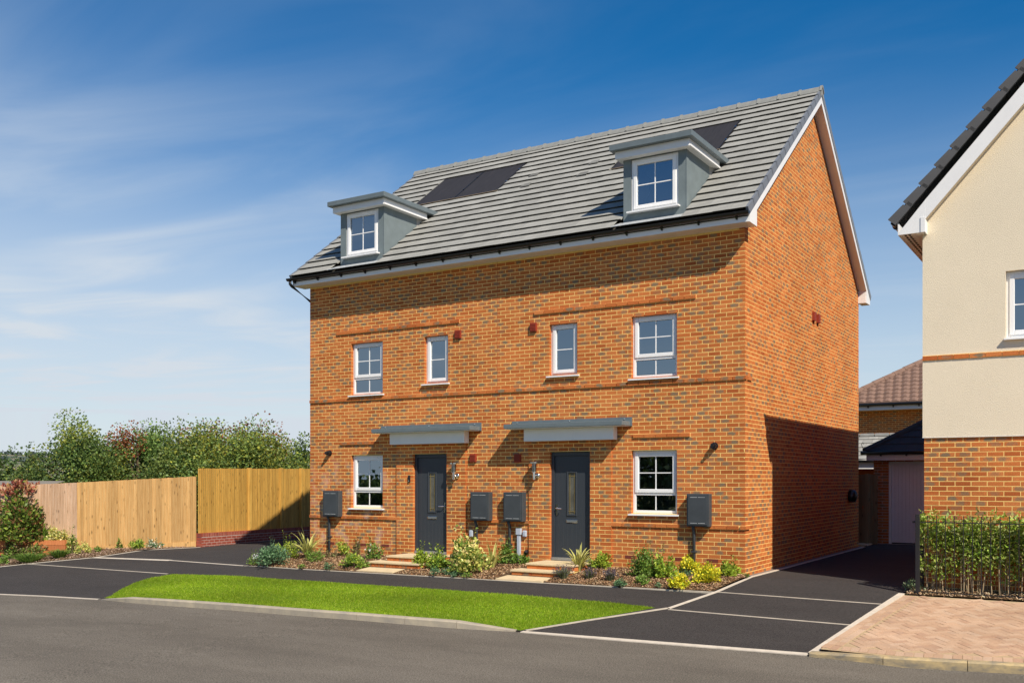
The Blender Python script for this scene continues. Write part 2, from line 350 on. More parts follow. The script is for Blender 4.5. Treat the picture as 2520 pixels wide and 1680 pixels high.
def lay_bricks(rects, P, m, parent, top, thick=.1025, name='brick', jit=1.0):
    """the `top` bricks that show largest are objects, the rest one joined part"""
    def size(r):
        p = P((r[0] + r[1]) / 2, (r[2] + r[3]) / 2, 0)
        return (r[1] - r[0]) / max(1, depth(p[0], p[1])) ** 2
    rects = sorted(rects, key=size, reverse=True)
    full = [r for r in rects[:top] if abs(r[1] - r[0] - .2135) < .004]
    rest = [r for r in rects[:top] if abs(r[1] - r[0] - .2135) >= .004]
    if full:
        o0 = P(0, 0, 0); U = Vector(P(1, 0, 0)) - Vector(o0); N = Vector(P(0, 0, 1)) - Vector(o0)
        var = []
        for i in range(40):
            b = MB(); brick_box(b, lambda u, v, d: tuple(U * u + N * d + Vector((0, 0, v))), 0, .2135, 0, .064, -thick, 0, jit); var.append(b.mesh('brick', m))
        for r in full:
            o = link(name, random.choice(var), parent); o.location = P(r[0], r[2], r[4])
    for r in rest:
        b = MB(); brick_box(b, P, r[0], r[1], r[2], r[3], r[4] - thick, r[4], jit); b.build(name, m, parent)
    if rects[top:]:
        b = MB()
        for r in rects[top:]: brick_box(b, P, r[0], r[1], r[2], r[3], r[4] - thick, r[4], jit)
        tag(b.build('brickwork', m, parent), kind='stuff')
def sheet_holes(mb, P, u0, u1, v0, v1, holes, d, reveal=.1):
    us = sorted({u0, u1, *[h[i] for h in holes for i in (0, 1)]}); vs = sorted({v0, v1, *[h[i] for h in holes for i in (2, 3)]})
    us = [u for u in us if u0 <= u <= u1]; vs = [v for v in vs if v0 <= v <= v1]
    for a, b in zip(us, us[1:]):
        for c, e in zip(vs, vs[1:]):
            x, y = (a + b) / 2, (c + e) / 2
            if any(h[0] < x < h[1] and h[2] < y < h[3] for h in holes): continue
            mb.quad(P(a, c, d), P(b, c, d), P(b, e, d), P(a, e, d))
    for h in holes:
        a, b, c, e = h
        if reveal:
            a, b, c, e = a - .005, b + .005, c, e + .005
            mb.quad(P(a, c, d), P(a, e, d), P(a, e, d - reveal), P(a, c, d - reveal)); mb.quad(P(b, c, d), P(b, e, d), P(b, e, d - reveal), P(b, c, d - reveal))
            mb.quad(P(a, e, d), P(b, e, d), P(b, e, d - reveal), P(a, e, d - reveal)); mb.quad(P(a, c, d), P(b, c, d), P(b, c, d - reveal), P(a, c, d - reveal))

# ------------------------------------------------------------ the ground
def sheet(name, pts, off, m, step=.6, parent=None, zfun=None):
    bm = bmesh.new(); bm.faces.new([bm.verts.new((p[0], p[1], 0)) for p in pts]); bm.normal_update()
    xs = [p[0] for p in pts]; ys = [p[1] for p in pts]
    for ax, lo, hi in ((0, min(xs), max(xs)), (1, min(ys), max(ys))):
        q = math.floor(lo / step) * step + step
        cuts = []
        while q < hi: cuts.append(q); q += step
        if ax == 1: cuts += [0, -4.7]
        for q in cuts:
            co = (q, 0, 0) if ax == 0 else (0, q, 0); no = (1, 0, 0) if ax == 0 else (0, 1, 0)
            bmesh.ops.bisect_plane(bm, geom=bm.verts[:] + bm.edges[:] + bm.faces[:], plane_co=co, plane_no=no)
    for v in bm.verts: v.co.z = (zfun or gz)(v.co.x, v.co.y) + off
    bmesh.ops.recalc_face_normals(bm, faces=bm.faces)
    if bm.faces[:] and sum(f.normal.z for f in bm.faces) < 0: bmesh.ops.reverse_faces(bm, faces=bm.faces[:])
    me = bpy.data.meshes.new(name); bm.to_mesh(me); bm.free(); me.materials.append(m)
    return tag(link(name, me, parent), kind=None if parent else 'structure')
def base_z(x, y):
    z = gz(x, y) - .05
    r = max(0, -22 - x) + max(0, y - 30) + max(0, x - 40) + max(0, -30 - y)
    return z - min(1.6, r * .06)
b = MB()                                        # one ground sheet out to the horizon
gx = [-6000, -2500, -1200, -600, -300, -150, -90, -60, -45, -36, -30, -26, -24.3] + [-22 + .75 * i for i in range(37)] + [7, 12, 20, 40, 80, 200, 600, 2000, 6000]
gy = [-6000, -2000, -600, -200, -90, -50, -30, -20, -12, -8, -5.6, -5, -4.7, -4, -3.3, -2.6, -2, -1.3, -.6, 0, .6, 2, 4, 7, 11, 16, 24, 30, 45, 60, 100, 200, 500, 1500, 6000]
for i in range(len(gx) - 1):
    for j in range(len(gy) - 1):
        q = [(gx[i], gy[j]), (gx[i + 1], gy[j]), (gx[i + 1], gy[j + 1]), (gx[i], gy[j + 1])]
        b.quad(*[(x, y, base_z(x, y)) for x, y in q])
tag(b.build('ground', M_FIELD), kind='structure')

KERB = [(-14.5, -5.28), (-12.6, -5.13), (-10.8, -5.10), (-9.7, -5.2), (-8.64, -5.19), (-7.6, -5.12), (-5.5, -5.12), (-4.5, -5.09), (-3.6, -5.03), (-2.66, -4.95), (-1.7, -4.74), (.48, -4.62), (2.36, -4.52), (3.43, -4.66), (4.23, -4.54), (4.65, -4.47), (9, -3.9), (14, -3.2)]
road = [(-60, -7.5), (-30, -6.2), (-19, -5.6)] + KERB + [(40, 0), (60, 2), (60, -30), (-60, -30)]
sheet('road', road, .0, M_ROAD, 2.0)
LE = [ground_at(*q) for q in ((0, 1394.7), (66, 1387.5), (232, 1372), (480, 1347.3), (583, 1337), (790, 1318))]
drive = [(-14.5, -5.24), (-12.6, -5.09), (-10.8, -5.06), (-1.7, -4.70), (.48, -4.58), (2.37, -4.47), (2.52, -2.8), (2.64, -1.4), (2.72, -.5), (2.80, .5), (2.80, 10.55), (-.4, 10.3), (.16, 8.9), (.16, 1.5), (.14, .1), (0, -1.36), (-.05, -1.5), (-3, -1.53), (-10.7, -1.57), (-10.45, 0), (-10.4, 9), (LE[5][0] + .1, 9), *[(q[0] + .02, q[1]) for q in LE[::-1]], (LE[0][0] - 2.2, LE[0][1] - 2.0), (-23, -5.9), (-19, -5.56)]
sheet('driveway', drive, .006, M_ASPH, .6)
def strip(name, pts, w, off, m, h=0):
    P3 = []
    bmx = MB()
    seg = []
    for (x0, y0), (x1, y1) in zip(pts, pts[1:]):
        k = max(1, int(math.hypot(x1 - x0, y1 - y0) / .5))
        for i in range(k): seg.append((x0 + (x1 - x0) * i / k, y0 + (y1 - y0) * i / k))
    seg.append(pts[-1])
    L = []
    for i, (x, y) in enumerate(seg):
        ax, ay = seg[max(i - 1, 0)]; bx_, by_ = seg[min(i + 1, len(seg) - 1)]
        d = math.hypot(bx_ - ax, by_ - ay); nx, ny = -(by_ - ay) / d * w / 2, (bx_ - ax) / d * w / 2
        L.append(((x + nx, y + ny), (x - nx, y - ny)))
    for (a, c), (e, f) in zip(L, L[1:]):
        bmx.quad(*[(p[0], p[1], gz(*p) + off) for p in (c, f, e, a)])
        for p, q in ((a, e), (c, f)): bmx.quad((p[0], p[1], gz(*p) + off), (q[0], q[1], gz(*q) + off), (q[0], q[1], gz(*q) - .06), (p[0], p[1], gz(*p) - .06))
    return tag(bmx.build(name, m), kind='structure')
strip('edging', [(0.0, -1.36), (2.6, -1.47)], .035, .011, M_EDGEY)
strip('edging', [(-.27, -2.77), (2.48, -2.87)], .04, .011, M_EDGEY)
strip('edging', [(.12, 8.7), (.13, 1.5), (.12, .1), (-.02, -1.36), (-.29, -2.72)], .06, .016, M_EDGE)
strip('edging', [(-.31, -2.72), (-1.09, -3.8), (-1.66, -4.66)], .04, .02, M_EDGEY)
strip('edging', [LE[1], (-11.93, -2.62)], .04, .011, M_EDGEY)
strip('edging', [LE[2], (-13.6, -1.21)], .11, .012, M_EDGE)
strip('edging', [(-13.6, -1.21), (-10.73, -1.58)], .045, .011, M_EDGE)
strip('edging', [(LE[0][0] - 2.2, LE[0][1] - 2.0)] + LE, .05, .014, M_EDGE)
strip('edging', [(-10.7, -1.58), (-9.08, -1.62), (-6.66, -1.585), (-4.27, -1.56), (-3.2, -1.535), (-.03, -1.38)], .04, .013, M_EDGEY)
strip('edging', [(-14.5, -5.27), (-12.6, -5.12), (-10.8, -5.09)], .07, .012, M_EDGE)
strip('edging', [(-1.68, -4.735), (.48, -4.61), (2.30, -4.50)], .10, .012, M_EDGE)
strip('edging', [(2.34, -4.5), (2.50, -2.8), (2.64, -1.4), (2.71, -.72)], .09, .03, M_EDGE)

def kerb_stones(name, label, pts, up0, mt, w=.125, stone=.9, seed=0):
    root = thing(name, label, 'kerb')
    total = [0]
    for (x0, y0, _), (x1, y1, _) in zip(pts, pts[1:]): total.append(total[-1] + math.hypot(x1 - x0, y1 - y0))
    def at(s):
        for i in range(len(pts) - 1):
            if s <= total[i + 1] or i == len(pts) - 2:
                t = (s - total[i]) / (total[i + 1] - total[i]); a, c = pts[i], pts[i + 1]
                return [a[k] + (c[k] - a[k]) * t for k in range(3)]
    s = 0
    while s < total[-1] - .05:
        e = min(s + stone, total[-1]); A, B_ = at(s + .004), at(e - .004)
        d = Vector((B_[0] - A[0], B_[1] - A[1], 0)).normalized(); nrm = Vector((-d.y, d.x, 0))
        if nrm.y < 0: nrm = -nrm
        m = MB(); sec = []
        for Q in (A, B_):
            z = gz(Q[0], Q[1]); p = Vector((Q[0], Q[1], 0)); u = Q[2]
            prof = [(0, -.08), (0, u - .02 if u > .03 else u), (.018 if u > .03 else .002, u), (w, u), (w, -.08)]
            sec.append([tuple(p + nrm * a + Vector((0, 0, z + c))) for a, c in prof])
        n = len(m.v); m.v += sec[0] + sec[1]
        for i in range(4): m.face((n + i, n + i + 1, n + 6 + i, n + 5 + i))
        m.face((n, n + 1, n + 2, n + 3, n + 4)); m.face((n + 9, n + 8, n + 7, n + 6, n + 5))
        m.build('kerbstone', mt, root); s = e
    return root
kerb_stones('kerb', 'long pale grey concrete kerb along the front of the lawn', [(-10.75, -5.10, .01), (-9.75, -5.2, .10), (-8.64, -5.19, .105), (-7.6, -5.12, .105), (-5.5, -5.12, .105), (-4.5, -5.09, .105), (-3.6, -5.03, .105), (-2.66, -4.95, .105), (-1.75, -4.76, .012)], .1, M_KERB)
kerb_stones('kerb', 'stained concrete kerb in front of the block paved drive', [(2.33, -4.58, .055), (2.53, -4.69, .085), (3.43, -4.58, .09), (4.23, -4.46, .09), (4.65, -4.40, .09), (9, -3.8, .09)], .09, M_KERBR)

# block paved drive of the neighbour: herringbone with two border rows
def pz(x, y): return gz(x, y) + .012 + .066 * min(1, max(0, (-y - 1.2) / 3.2))
pav = [(2.44, -4.46), (3.43, -4.50), (4.23, -4.38), (4.65, -4.31), (9, -3.7), (9, -.75), (2.75, -.75), (2.68, -1.4), (2.56, -2.8)]
pd = sheet('block_paving', pav, -.004, M_SAND, .6, zfun=pz)
def lerp_edge(y): return np.interp(y, [-4.5, -2.8, -1.4, -.75], [2.405, 2.545, 2.685, 2.755])
def front_edge(x): return np.interp(x, [2.4, 3.43, 4.23, 4.65, 9], [-4.63 + .19, -4.455, -4.335, -4.275, -3.67])
pl = []                                          # (cx, cy, angle, len, wid)
for s in np.arange(-4.38, -.8, .2):              # border along the drive edging, two rows
    for r in (0, 1): pl.append((float(lerp_edge(s + .1)) + .055 + r * .103, s + .1 - r * .05, math.pi / 2 - .06, .196, .097))
for s in np.arange(2.72, 8.5, .103): pl.append((s, float(front_edge(s)) + .105, math.pi / 2 + .1, .196, .097))
ang = math.radians(40); ca, sa = math.cos(ang), math.sin(ang)
for i in range(-60, 60):
    for j in range(-60, 60):
        # herringbone cell: each step (i,j) carries one lying and one standing block
        u0 = .1 * j + .2 * i; v0 = .1 * j - .2 * i
        for (u, v, L, W) in ((u0 + .1, v0 + .05, .196, .097), (u0 + .05, v0 + .2, .097, .196)):
            x, y = 5 + u * ca - v * sa, -2.6 + u * sa + v * ca
            if y > -.80 or x > 8.3: continue
            if x < lerp_edge(y) + .275 or y < front_edge(x) + .265: continue
            a = ang if L > W else ang + math.pi / 2
            pl.append((x, y, a, .196, .097))
pvar = []
for i in range(24):
    q = MB(); brick_box(q, lambda u, v, d: (u - .098, v - .0485, d), 0, .196, 0, .097, -.03, 0, .8); pvar.append(q)
pvm = [q.mesh('paver', M_PAVE) for q in pvar]
pl.sort(key=lambda p: depth(p[0], p[1]) if (p[0] < 5.2) else 99)
rest = MB()
for i, (x, y, a, L, W) in enumerate(pl):
    z = pz(x, y) + random.uniform(-.0015, .002)
    s = .035; nx = -(pz(x + s, y) - pz(x - s, y)) / (2 * s); ny = -(pz(x, y + s) - pz(x, y - s)) / (2 * s)
    Mx = Matrix.Translation((x, y, z)) @ Vector((nx, ny, 1)).to_track_quat('Z', 'Y').to_matrix().to_4x4()
    base = Vector((nx, ny, 1)).normalized(); xa = Vector((math.cos(a), math.sin(a), 0)); xa = (xa - base * xa.dot(base)).normalized(); ya = base.cross(xa)
    Mx = Matrix(((xa.x, ya.x, base.x, x), (xa.y, ya.y, base.y, y), (xa.z, ya.z, base.z, z), (0, 0, 0, 1)))
    if i < 300:
        o = link('paver', pvm[i % 24], pd); o.matrix_local = Mx
    else:
        q = pvar[i % 24]; n = len(rest.v); rest.v += [tuple(Mx @ Vector(v)) for v in q.v]
        for f, c, u in zip(q.f, q.c, q.uv): rest.f.append(tuple(n + k for k in f)); rest.c.append(c); rest.uv.append(u)
tag(rest.build('pavers', M_PAVE, pd), kind='stuff')

# ------------------------------------------------------------ leaves
def np_mesh(name, V, Fc, C, m, parent=None):
    me = bpy.data.meshes.new(name); nv, nf, k = len(V), len(Fc), Fc.shape[1]
    me.vertices.add(nv); me.vertices.foreach_set('co', V.astype(np.float32).ravel())
    me.loops.add(nf * k); me.loops.foreach_set('vertex_index', Fc.astype(np.int32).ravel())
    me.polygons.add(nf); me.polygons.foreach_set('loop_start', np.arange(0, nf * k, k, dtype=np.int32))
    me.update(calc_edges=True)
    at = me.attributes.new('bc', 'FLOAT_COLOR', 'FACE'); at.data.foreach_set('color', np.c_[C, np.ones(nf)].astype(np.float32).ravel())
    me.materials.append(m); return link(name, me, parent)
def unit(a): return a / np.maximum(1e-6, np.linalg.norm(a, axis=1, keepdims=True))
def leaves(P, D, size, width, cols, curl=.25):
    """diamond leaves at P pointing along D, folded on the midrib: arrays of vertices, quads, colours"""
    n = len(P); D = unit(D); R = unit(np.cross(D, rng.normal(size=(n, 3)))); N = np.cross(R, D)
    s = (size * rng.uniform(.65, 1.3, n))[:, None]; w = s * width
    A = P; T = P + D * s - N * s * curl; L = P + D * s * .45 + R * w + N * w * .35; Rr = P + D * s * .45 - R * w + N * w * .35
    V = np.stack([A, Rr, T, L], 1).reshape(-1, 3); Fc = np.arange(4 * n).reshape(n, 4)
    return V, Fc, cols
def pal(cols, n, jitter=.24, weights=None):
    cols = np.array(cols); i = rng.choice(len(cols), n, p=weights)
    return cols[i] * rng.uniform(1 - jitter, 1 + jitter, (n, 1)) * rng.uniform(.93, 1.07, (n, 3))
def blob_points(n, rx, ry, h, clumps, z0=.12, spread=.33):
    """leaf places gathered in clumps through an ellipsoid, denser outside"""
    c = rng.normal(size=(clumps, 3)); c = unit(c) * rng.uniform(.25, 1, (clumps, 1)) ** .6
    c[:, 2] = np.abs(c[:, 2]) * .95 - .1 * rng.random(clumps)
    i = rng.integers(0, clumps, n)
    p = c[i] * .78 + unit(rng.normal(size=(n, 3))) * (rng.random((n, 1)) ** .5) * spread
    return np.c_[p[:, 0] * rx, p[:, 1] * ry, z0 + np.clip(p[:, 2], -.06, 2) * (h - z0)], p
GROUPS = {}
def bush(name, label, cat, x, y, w, h, cols, n=500, leaf=.05, width=.32, clumps=18, group=None, z=None, spread=.33, up=.5, sprigs=0, flowers=None, stems=True, wts=None, curl=.25, ry=None):
    z = gz(x, y) + .03 if z is None else z
    root = thing(name, label, cat, group=group); o = np.array([x, y, z])
    w, h, n = w * 1.34, h * 1.2, int(n * 1.35); P, q = blob_points(n, w / 2, ry or w / 2, h, clumps, z0=min(.12, h * .12), spread=spread)
    D = q * np.array([1, 1, .6]) + rng.normal(size=(n, 3)) * .55 + np.array([0, 0, up])
    C = pal(cols, n, weights=wts) * 1.4
    V, Fc, C = leaves(P + o, D, leaf, width, C, curl)
    if sprigs:
        for k in range(sprigs):
            a = rng.uniform(0, 6.28); r = rng.uniform(.1, .35) * w; m = 14
            t = np.linspace(.4, 1.0, m)[:, None]; hh = h * rng.uniform(1.0, 1.28)
            pp = np.c_[np.cos(a) * r * t, np.sin(a) * r * t, hh * t] + o
            v2, f2, c2 = leaves(pp, np.c_[rng.normal(size=(m, 2)), np.full(m, .5)], leaf * .8, width, pal(cols, m), curl)
            Fc = np.r_[Fc, f2 + len(V)]; V = np.r_[V, v2]; C = np.r_[C, c2]
    np_mesh('foliage', V, Fc, C, M_LEAF, root)
    if stems:
        s = MB()
        for k in range(max(4, clumps // 3)):
            e = P[rng.integers(0, n)]
            mid = e * .5 * np.array([.7, .7, 1.1]) + rng.normal(size=3) * .02
            s.tube([tuple(o + [e[0] * .08, e[1] * .08, -.05]), tuple(o + mid), tuple(o + e)], [.010, .007, .003], 5, False)
        s.build('stems', M_BARK, root)
    if flowers:
        fc, nf, fs = flowers
        pp, qq = blob_points(nf, w * .55, w * .55, h * 1.15, clumps); pp[:, 2] = np.maximum(pp[:, 2], h * .5)
        v2, f2, c2 = leaves(np.repeat(pp, 4, 0) + o, rng.normal(size=(nf * 4, 3)), fs, .5, pal([fc], nf * 4, .08))
        tag(np_mesh('flowers', v2, f2, c2, M_LEAF, root), kind='stuff')
    return root
def strappy(name, label, x, y, h, n=34, cols=((.70, .66, .24), (.30, .36, .07)), cat='plant', w=.035, lean=.95, group=None, z=None, stripe=True):
    z = gz(x, y) + .02 if z is None else z
    root = thing(name, label, cat, group=group); V = []; Fc = []; C = []
    for i in range(n):
        a = rng.uniform(0, 2 * math.pi); L = h * rng.uniform(.75, 1.35); k = rng.uniform(.15, lean); seg = 7
        d = np.array([math.cos(a), math.sin(a), 0]); side = np.array([-d[1], d[0], 0]); b0 = len(V)
        for j in range(seg + 1):
            t = j / seg; r = L * k * (t ** 1.5) * .95; zz = L * (t - .62 * k * t ** 2.6); ww = w * (1 - t ** 2.2) * .5 + .001
            c = np.array([x, y, z]) + d * (r + .02) + np.array([0, 0, zz])
            V += [c - side * ww, c - side * ww * .35 + [0, 0, -ww * .3], c + side * ww * .35 + [0, 0, -ww * .3], c + side * ww]
        for j in range(seg):
            q = b0 + j * 4
            for s_ in range(3):
                Fc.append((q + s_, q + s_ + 1, q + s_ + 5, q + s_ + 4))
                c = cols[1] if (s_ == 1 and stripe) else cols[0]
                C.append(np.array(c) * rng.uniform(.85, 1.15))
    np_mesh('blades', np.array(V), np.array(Fc), np.array(C), M_LEAF, root); return root
def spikes(name, label, x, y, w, h, n, cols, tips=None, group=None, cat='plant', z=None, bw=.006):
    """grass tufts and lavender: many thin upright blades"""
    z = gz(x, y) + .02 if z is None else z
    root = thing(name, label, cat, group=group)
    a = rng.uniform(0, 6.283, n); k = rng.uniform(0, 1, n) ** .7; L = h * rng.uniform(.6, 1.1, n)
    d = np.c_[np.cos(a), np.sin(a), np.zeros(n)]; b0 = np.array([x, y, z]) + d * (w * .16 * k)[:, None]
    m1 = b0 + d * (w * .22 * k)[:, None] + np.c_[np.zeros((n, 2)), L * .6]; t1 = b0 + d * (w * .5 * k * rng.uniform(.6, 1.2, n))[:, None] + np.c_[np.zeros((n, 2)), L * (1 - .25 * k)]
    s = np.cross(d, [0, 0, 1]) * bw + rng.normal(size=(n, 3)) * bw * .4
    V = np.stack([b0 - s, b0 + s, m1 + s, m1 - s, t1], 1).reshape(-1, 3); i5 = 5 * np.arange(n)
    Fc = np.r_[np.c_[i5, i5 + 1, i5 + 2, i5 + 3], np.c_[i5 + 3, i5 + 2, i5 + 4, i5 + 4]]
    C = np.r_[pal(cols, n), pal(cols, n)]
    V2 = V; F3 = np.r_[Fc[:n, :3], Fc[:n][:, [0, 2, 3]], Fc[n:, :3]]
    np_mesh('blades', V2, F3, np.r_[C[:n], C[:n], C[n:]], M_LEAF, root)
    if tips:
        k2 = n // 2; pp = np.repeat(t1[:k2], 5, 0) + rng.normal(size=(k2 * 5, 3)) * [.006, .006, .022]
        v2, f2, c2 = leaves(pp, rng.normal(size=(k2 * 5, 3)) + [0, 0, .6], .018, .5, pal([tips], k2 * 5)); tag(np_mesh('flowers', v2, f2, c2, M_LEAF, root), kind='stuff')
    return root

# lawn: a turf sheet with blades
def lz(x, y):
    t = min(1, max(0, (-2.7 - y) / 2.2)); e = min(1, max(0, (x + 10.75 + 1.0 * (1 - t)) / 1.15)) * min(1, max(0, (-.75 + .55 * (y + 2.7) - x) / 1.0))
    return gz(x, y) + .008 + .085 * t * min(1, e)
lawn = [(-10.85, -4.93), (-11.5, -4.1), (-11.83, -3.55), (-11.94, -3.06), (-11.75, -2.64), (-9.66, -2.57), (-7.47, -2.55), (-5.46, -2.56), (-2.88, -2.57), (-1.35, -2.6), (-.5, -2.72), (-1.12, -3.76), (-1.74, -4.66), (-2.66, -4.84), (-3.6, -4.92), (-4.5, -4.98), (-5.5, -5.01), (-7.6, -5.01), (-8.64, -5.08), (-9.75, -5.09), (-10.4, -5.03)]
lw_o = sheet('lawn', lawn, 0, M_TURF, .35, zfun=lz)
def inside(px, py, poly):
    r = np.zeros(len(px), bool); n = len(poly)
    for i in range(n):
        x0, y0 = poly[i]; x1, y1 = poly[(i + 1) % n]
        c = ((y0 > py) != (y1 > py)) & (px < (x1 - x0) * (py - y0) / (y1 - y0 + 1e-12) + x0); r ^= c
    return r
def scatter(poly, dens):
    xs = [p[0] for p in poly]; ys = [p[1] for p in poly]; A = (max(xs) - min(xs)) * (max(ys) - min(ys)); n = int(A * dens)
    x = rng.uniform(min(xs), max(xs), n); y = rng.uniform(min(ys), max(ys), n); k = inside(x, y, poly); return x[k], y[k]
gxx, gyy = scatter(lawn, 5200); n = len(gxx)
gzz = np.array([lz(a, c) for a, c in zip(gxx, gyy)])
a = rng.uniform(0, 6.283, n); hgt = rng.uniform(.010, .034, n) * (1 + .35 * np.sin(gxx * 1.9 + gyy * 3.1) * np.sin(gyy * 4.3 - gxx)); lean = rng.normal(size=(n, 2)) * .014
B0 = np.c_[gxx, gyy, gzz - .004]; sd = np.c_[np.cos(a), np.sin(a), np.zeros(n)] * rng.uniform(.0025, .005, (n, 1))
V = np.stack([B0 - sd, B0 + sd, B0 + np.c_[lean, hgt]], 1).reshape(-1, 3)
tone = (1 + .10 * rng.normal(size=n) + .26 * np.sin(gxx * 1.3 + 2 * np.sin(gyy * 1.1)) * np.cos(gyy * 2.2 + gxx * .4))[:, None]
gcol = pal([(.22, .36, .010), (.29, .42, .016), (.18, .30, .010), (.40, .48, .06)], n, .2) * tone
go = np_mesh('grass', V, np.arange(3 * n).reshape(n, 3), gcol, M_GRASS); tag(go, 'bright green mown grass of the lawn strip', 'grass', kind='stuff')

# planting beds with bark mulch
def bz(x, y): return gz(x, y) + .012 + .03 * min(1, max(0, (y + 1.5) / .4))
bed = [(-10.68, -1.55), (-9.08, -1.59), (-6.66, -1.56), (-4.27, -1.54), (-3.2, -1.51), (-.06, -1.37), (.08, 0.02), (-10.3, .02)]
sheet('flower_bed', bed, 0, M_EARTH, .4, zfun=bz)
bed2 = [(-23.2, -6.0), (LE[0][0] - 2.2, LE[0][1] - 1.95)] + [(q[0] - .03, q[1] + .03) for q in LE[:4]] + [(-16.6, 2.2), (-20, 1.0), (-24, -1.6)]
sheet('flower_bed', bed2, .02, M_EARTH, .5)
bed3 = [(2.76, -.74), (6.5, -.74), (6.5, -.2), (2.98, -.2), (2.85, -.3), (2.78, -.55)]
sheet('flower_bed', bed3, .03, M_EARTH, .4)
def mulch(poly, dens, zf, cols, label, smin=.018, smax=.05):
    x, y = scatter(poly, dens)
    for a, c, y0 in ((-4.26, -2.93, -1.6), (-7.62, -6.25, -1.6)):
        k = ~((x > a) & (x < c) & (y > y0) & (y < 0) & ((y > -1.14) | ((x < c - .25)))); x, y = x[k], y[k]
    n = len(x); z = np.array([zf(p, q) for p, q in zip(x, y)]) + rng.uniform(0, .022, n)
    P = np.c_[x, y, z]; D = unit(rng.normal(size=(n, 3)) * [1, 1, .35]); R = unit(np.cross(D, rng.normal(size=(n, 3)) * .5 + [0, 0, 1])); N = np.cross(R, D)
    L = rng.uniform(smin, smax, (n, 1)); W = L * rng.uniform(.22, .5, (n, 1)); T = rng.uniform(.002, .006, (n, 1))
    V = np.stack([P - D * L / 2 - R * W / 2, P - D * L * .4 + R * W / 2, P + D * L / 2 + R * W * .3, P + D * L * .42 - R * W * .5, P + N * T * 2], 1).reshape(-1, 3)
    i = 5 * np.arange(n); Fc = np.r_[np.c_[i, i + 1, i + 4], np.c_[i + 1, i + 2, i + 4], np.c_[i + 2, i + 3, i + 4], np.c_[i + 3, i, i + 4]]
    C = pal(cols, n, .3); tag(np_mesh('bark_mulch', V, Fc, np.tile(C, (4, 1)), M_CHIP), label, 'mulch', kind='stuff')
BARK = [(.30, .17, .085), (.20, .105, .05), (.40, .26, .15), (.13, .07, .035), (.48, .34, .21)]
mulch(bed, 1500, bz, BARK, 'brown bark mulch covering the bed along the brick house')
mulch(bed2, 420, lambda x, y: gz(x, y) + .02, [(.36, .25, .18), (.26, .17, .11), (.44, .33, .25), (.17, .11, .07)], 'pale bark mulch in the bed along the fence')
mulch(bed3, 1500, lambda x, y: gz(x, y) + .03, [(.42, .30, .18), (.30, .19, .10), (.52, .40, .26), (.2, .12, .06)], 'dry leaf litter under the hedge behind the railing')
sheet('gravel_strip', [(.0, .05), (.10, .1), (.11, 8.8), (.0, 8.8)], .012, mat('gravel', (.25, .21, .18), .95, .1, var=.45, vscale=60, bump=.8, bscale=80), .6)

# ------------------------------------------------------------ the pair of brick houses
HW, HD = 10.266, 8.757; MID = -5.145
house = thing('semi_detached_house', 'three storey orange brick pair of houses with grey tiled roof and two dormers', 'house')
def mir(a, b): return (2 * MID - b, 2 * MID - a)
def both(a, b): return [(a, b), mir(a, b)]
WBIG, WSM, DOOR, PANEL = (-2.17, -1.265), (-3.925, -3.31), (-3.905, -3.023), (-4.385, -2.569)
Z_UP, Z_SM, Z_LO, Z_DR = (3.575, 4.745), (3.725, 4.745), (1.07, 2.24), (.10, 2.24)
holes = []
for (a, b_), (c, e) in ((WBIG, Z_UP), (WSM, Z_SM), (WBIG, Z_LO)):
    for u in both(a, b_): holes.append((u[0], u[1], c, e))
panels = [(u[0], u[1], -.5, 2.625) for u in both(*PANEL)]
doors = [(u[0], u[1], *Z_DR) for u in both(*DOOR)]
PF = lambda u, v, d: (u, -d, v)                 # front wall, facing -Y
PG = lambda u, v, d: (d, u, v)                  # right gable wall, facing +X
PRD = .026
proj = {11: [(-HW, 0, PRD)], 46: [(-HW, 0, PRD)],
        33: [(-2.16, -.93, PRD), (*mir(-2.16, -.93), PRD)], 66: [(-4.27, -.93, PRD), (*mir(-4.27, -.93), PRD)]}
front = MB(); sheet_holes(front, PF, -HW, -.003, -.5, 6.15, holes + panels, -.0012)
for q in panels:
    sheet_holes(front, PF, q[0] + .006, q[1] - .006, -.5, q[3] - .01, [d for d in doors if q[0] < d[0] < q[1]], PRD - .0012)
    front.quad(PF(q[0] + .006, -.5, PRD - .0012), PF(q[0] + .006, q[3], PRD - .0012), PF(q[0] + .006, q[3], -.05), PF(q[0] + .006, -.5, -.05))
    front.quad(PF(q[1] - .006, -.5, PRD - .0012), PF(q[1] - .006, q[3], PRD - .0012), PF(q[1] - .006, q[3], -.05), PF(q[1] - .006, -.5, -.05))
fw = front.build('front_wall', M_MORT, house)
# corner bricks alternate: even courses turn a stretcher to the front, odd ones to the gable
rects = []
for k in range(-4, 82):
    pass
rf = layout(-HW, 0, -4, 82, holes + panels, proj=proj)
# re-phase so that a whole or half brick ends exactly at the right-hand corner
def from_right(u1, k0, k1, holes, proj):
    out = []
    hh = [(-h[1], -h[0], h[2], h[3]) for h in holes]; pp = {k: [(-q[1], -q[0], q[2]) for q in v] for k, v in proj.items()}
    for r in layout(0, HW, k0, k1, hh, proj=pp, corner=lambda k: 0 if k % 2 == 0 else .1125): out.append((-r[1], -r[0], *r[2:]))
    return out
rf = from_right(0, -4, 82, holes + panels, proj)
rf = [(a, PRD if (e and b > -.005) else b, c, d, e) for a, b, c, d, e in rf if d <= 6.11]
rp = []
for q in panels:
    rr = layout(q[0], q[1], -4, 35, [d for d in doors if q[0] < d[0] < q[1]], start=0)
    rp += [(a, b, c, d, PRD) for a, b, c, d, e in rr]
lay_bricks(rf + rp, PF, M_BRICK, fw, 200)
RIDGE_Y, PITCH = HD / 2, .7536
def soff(y): return 9.65 - PITCH * abs(y - RIDGE_Y)
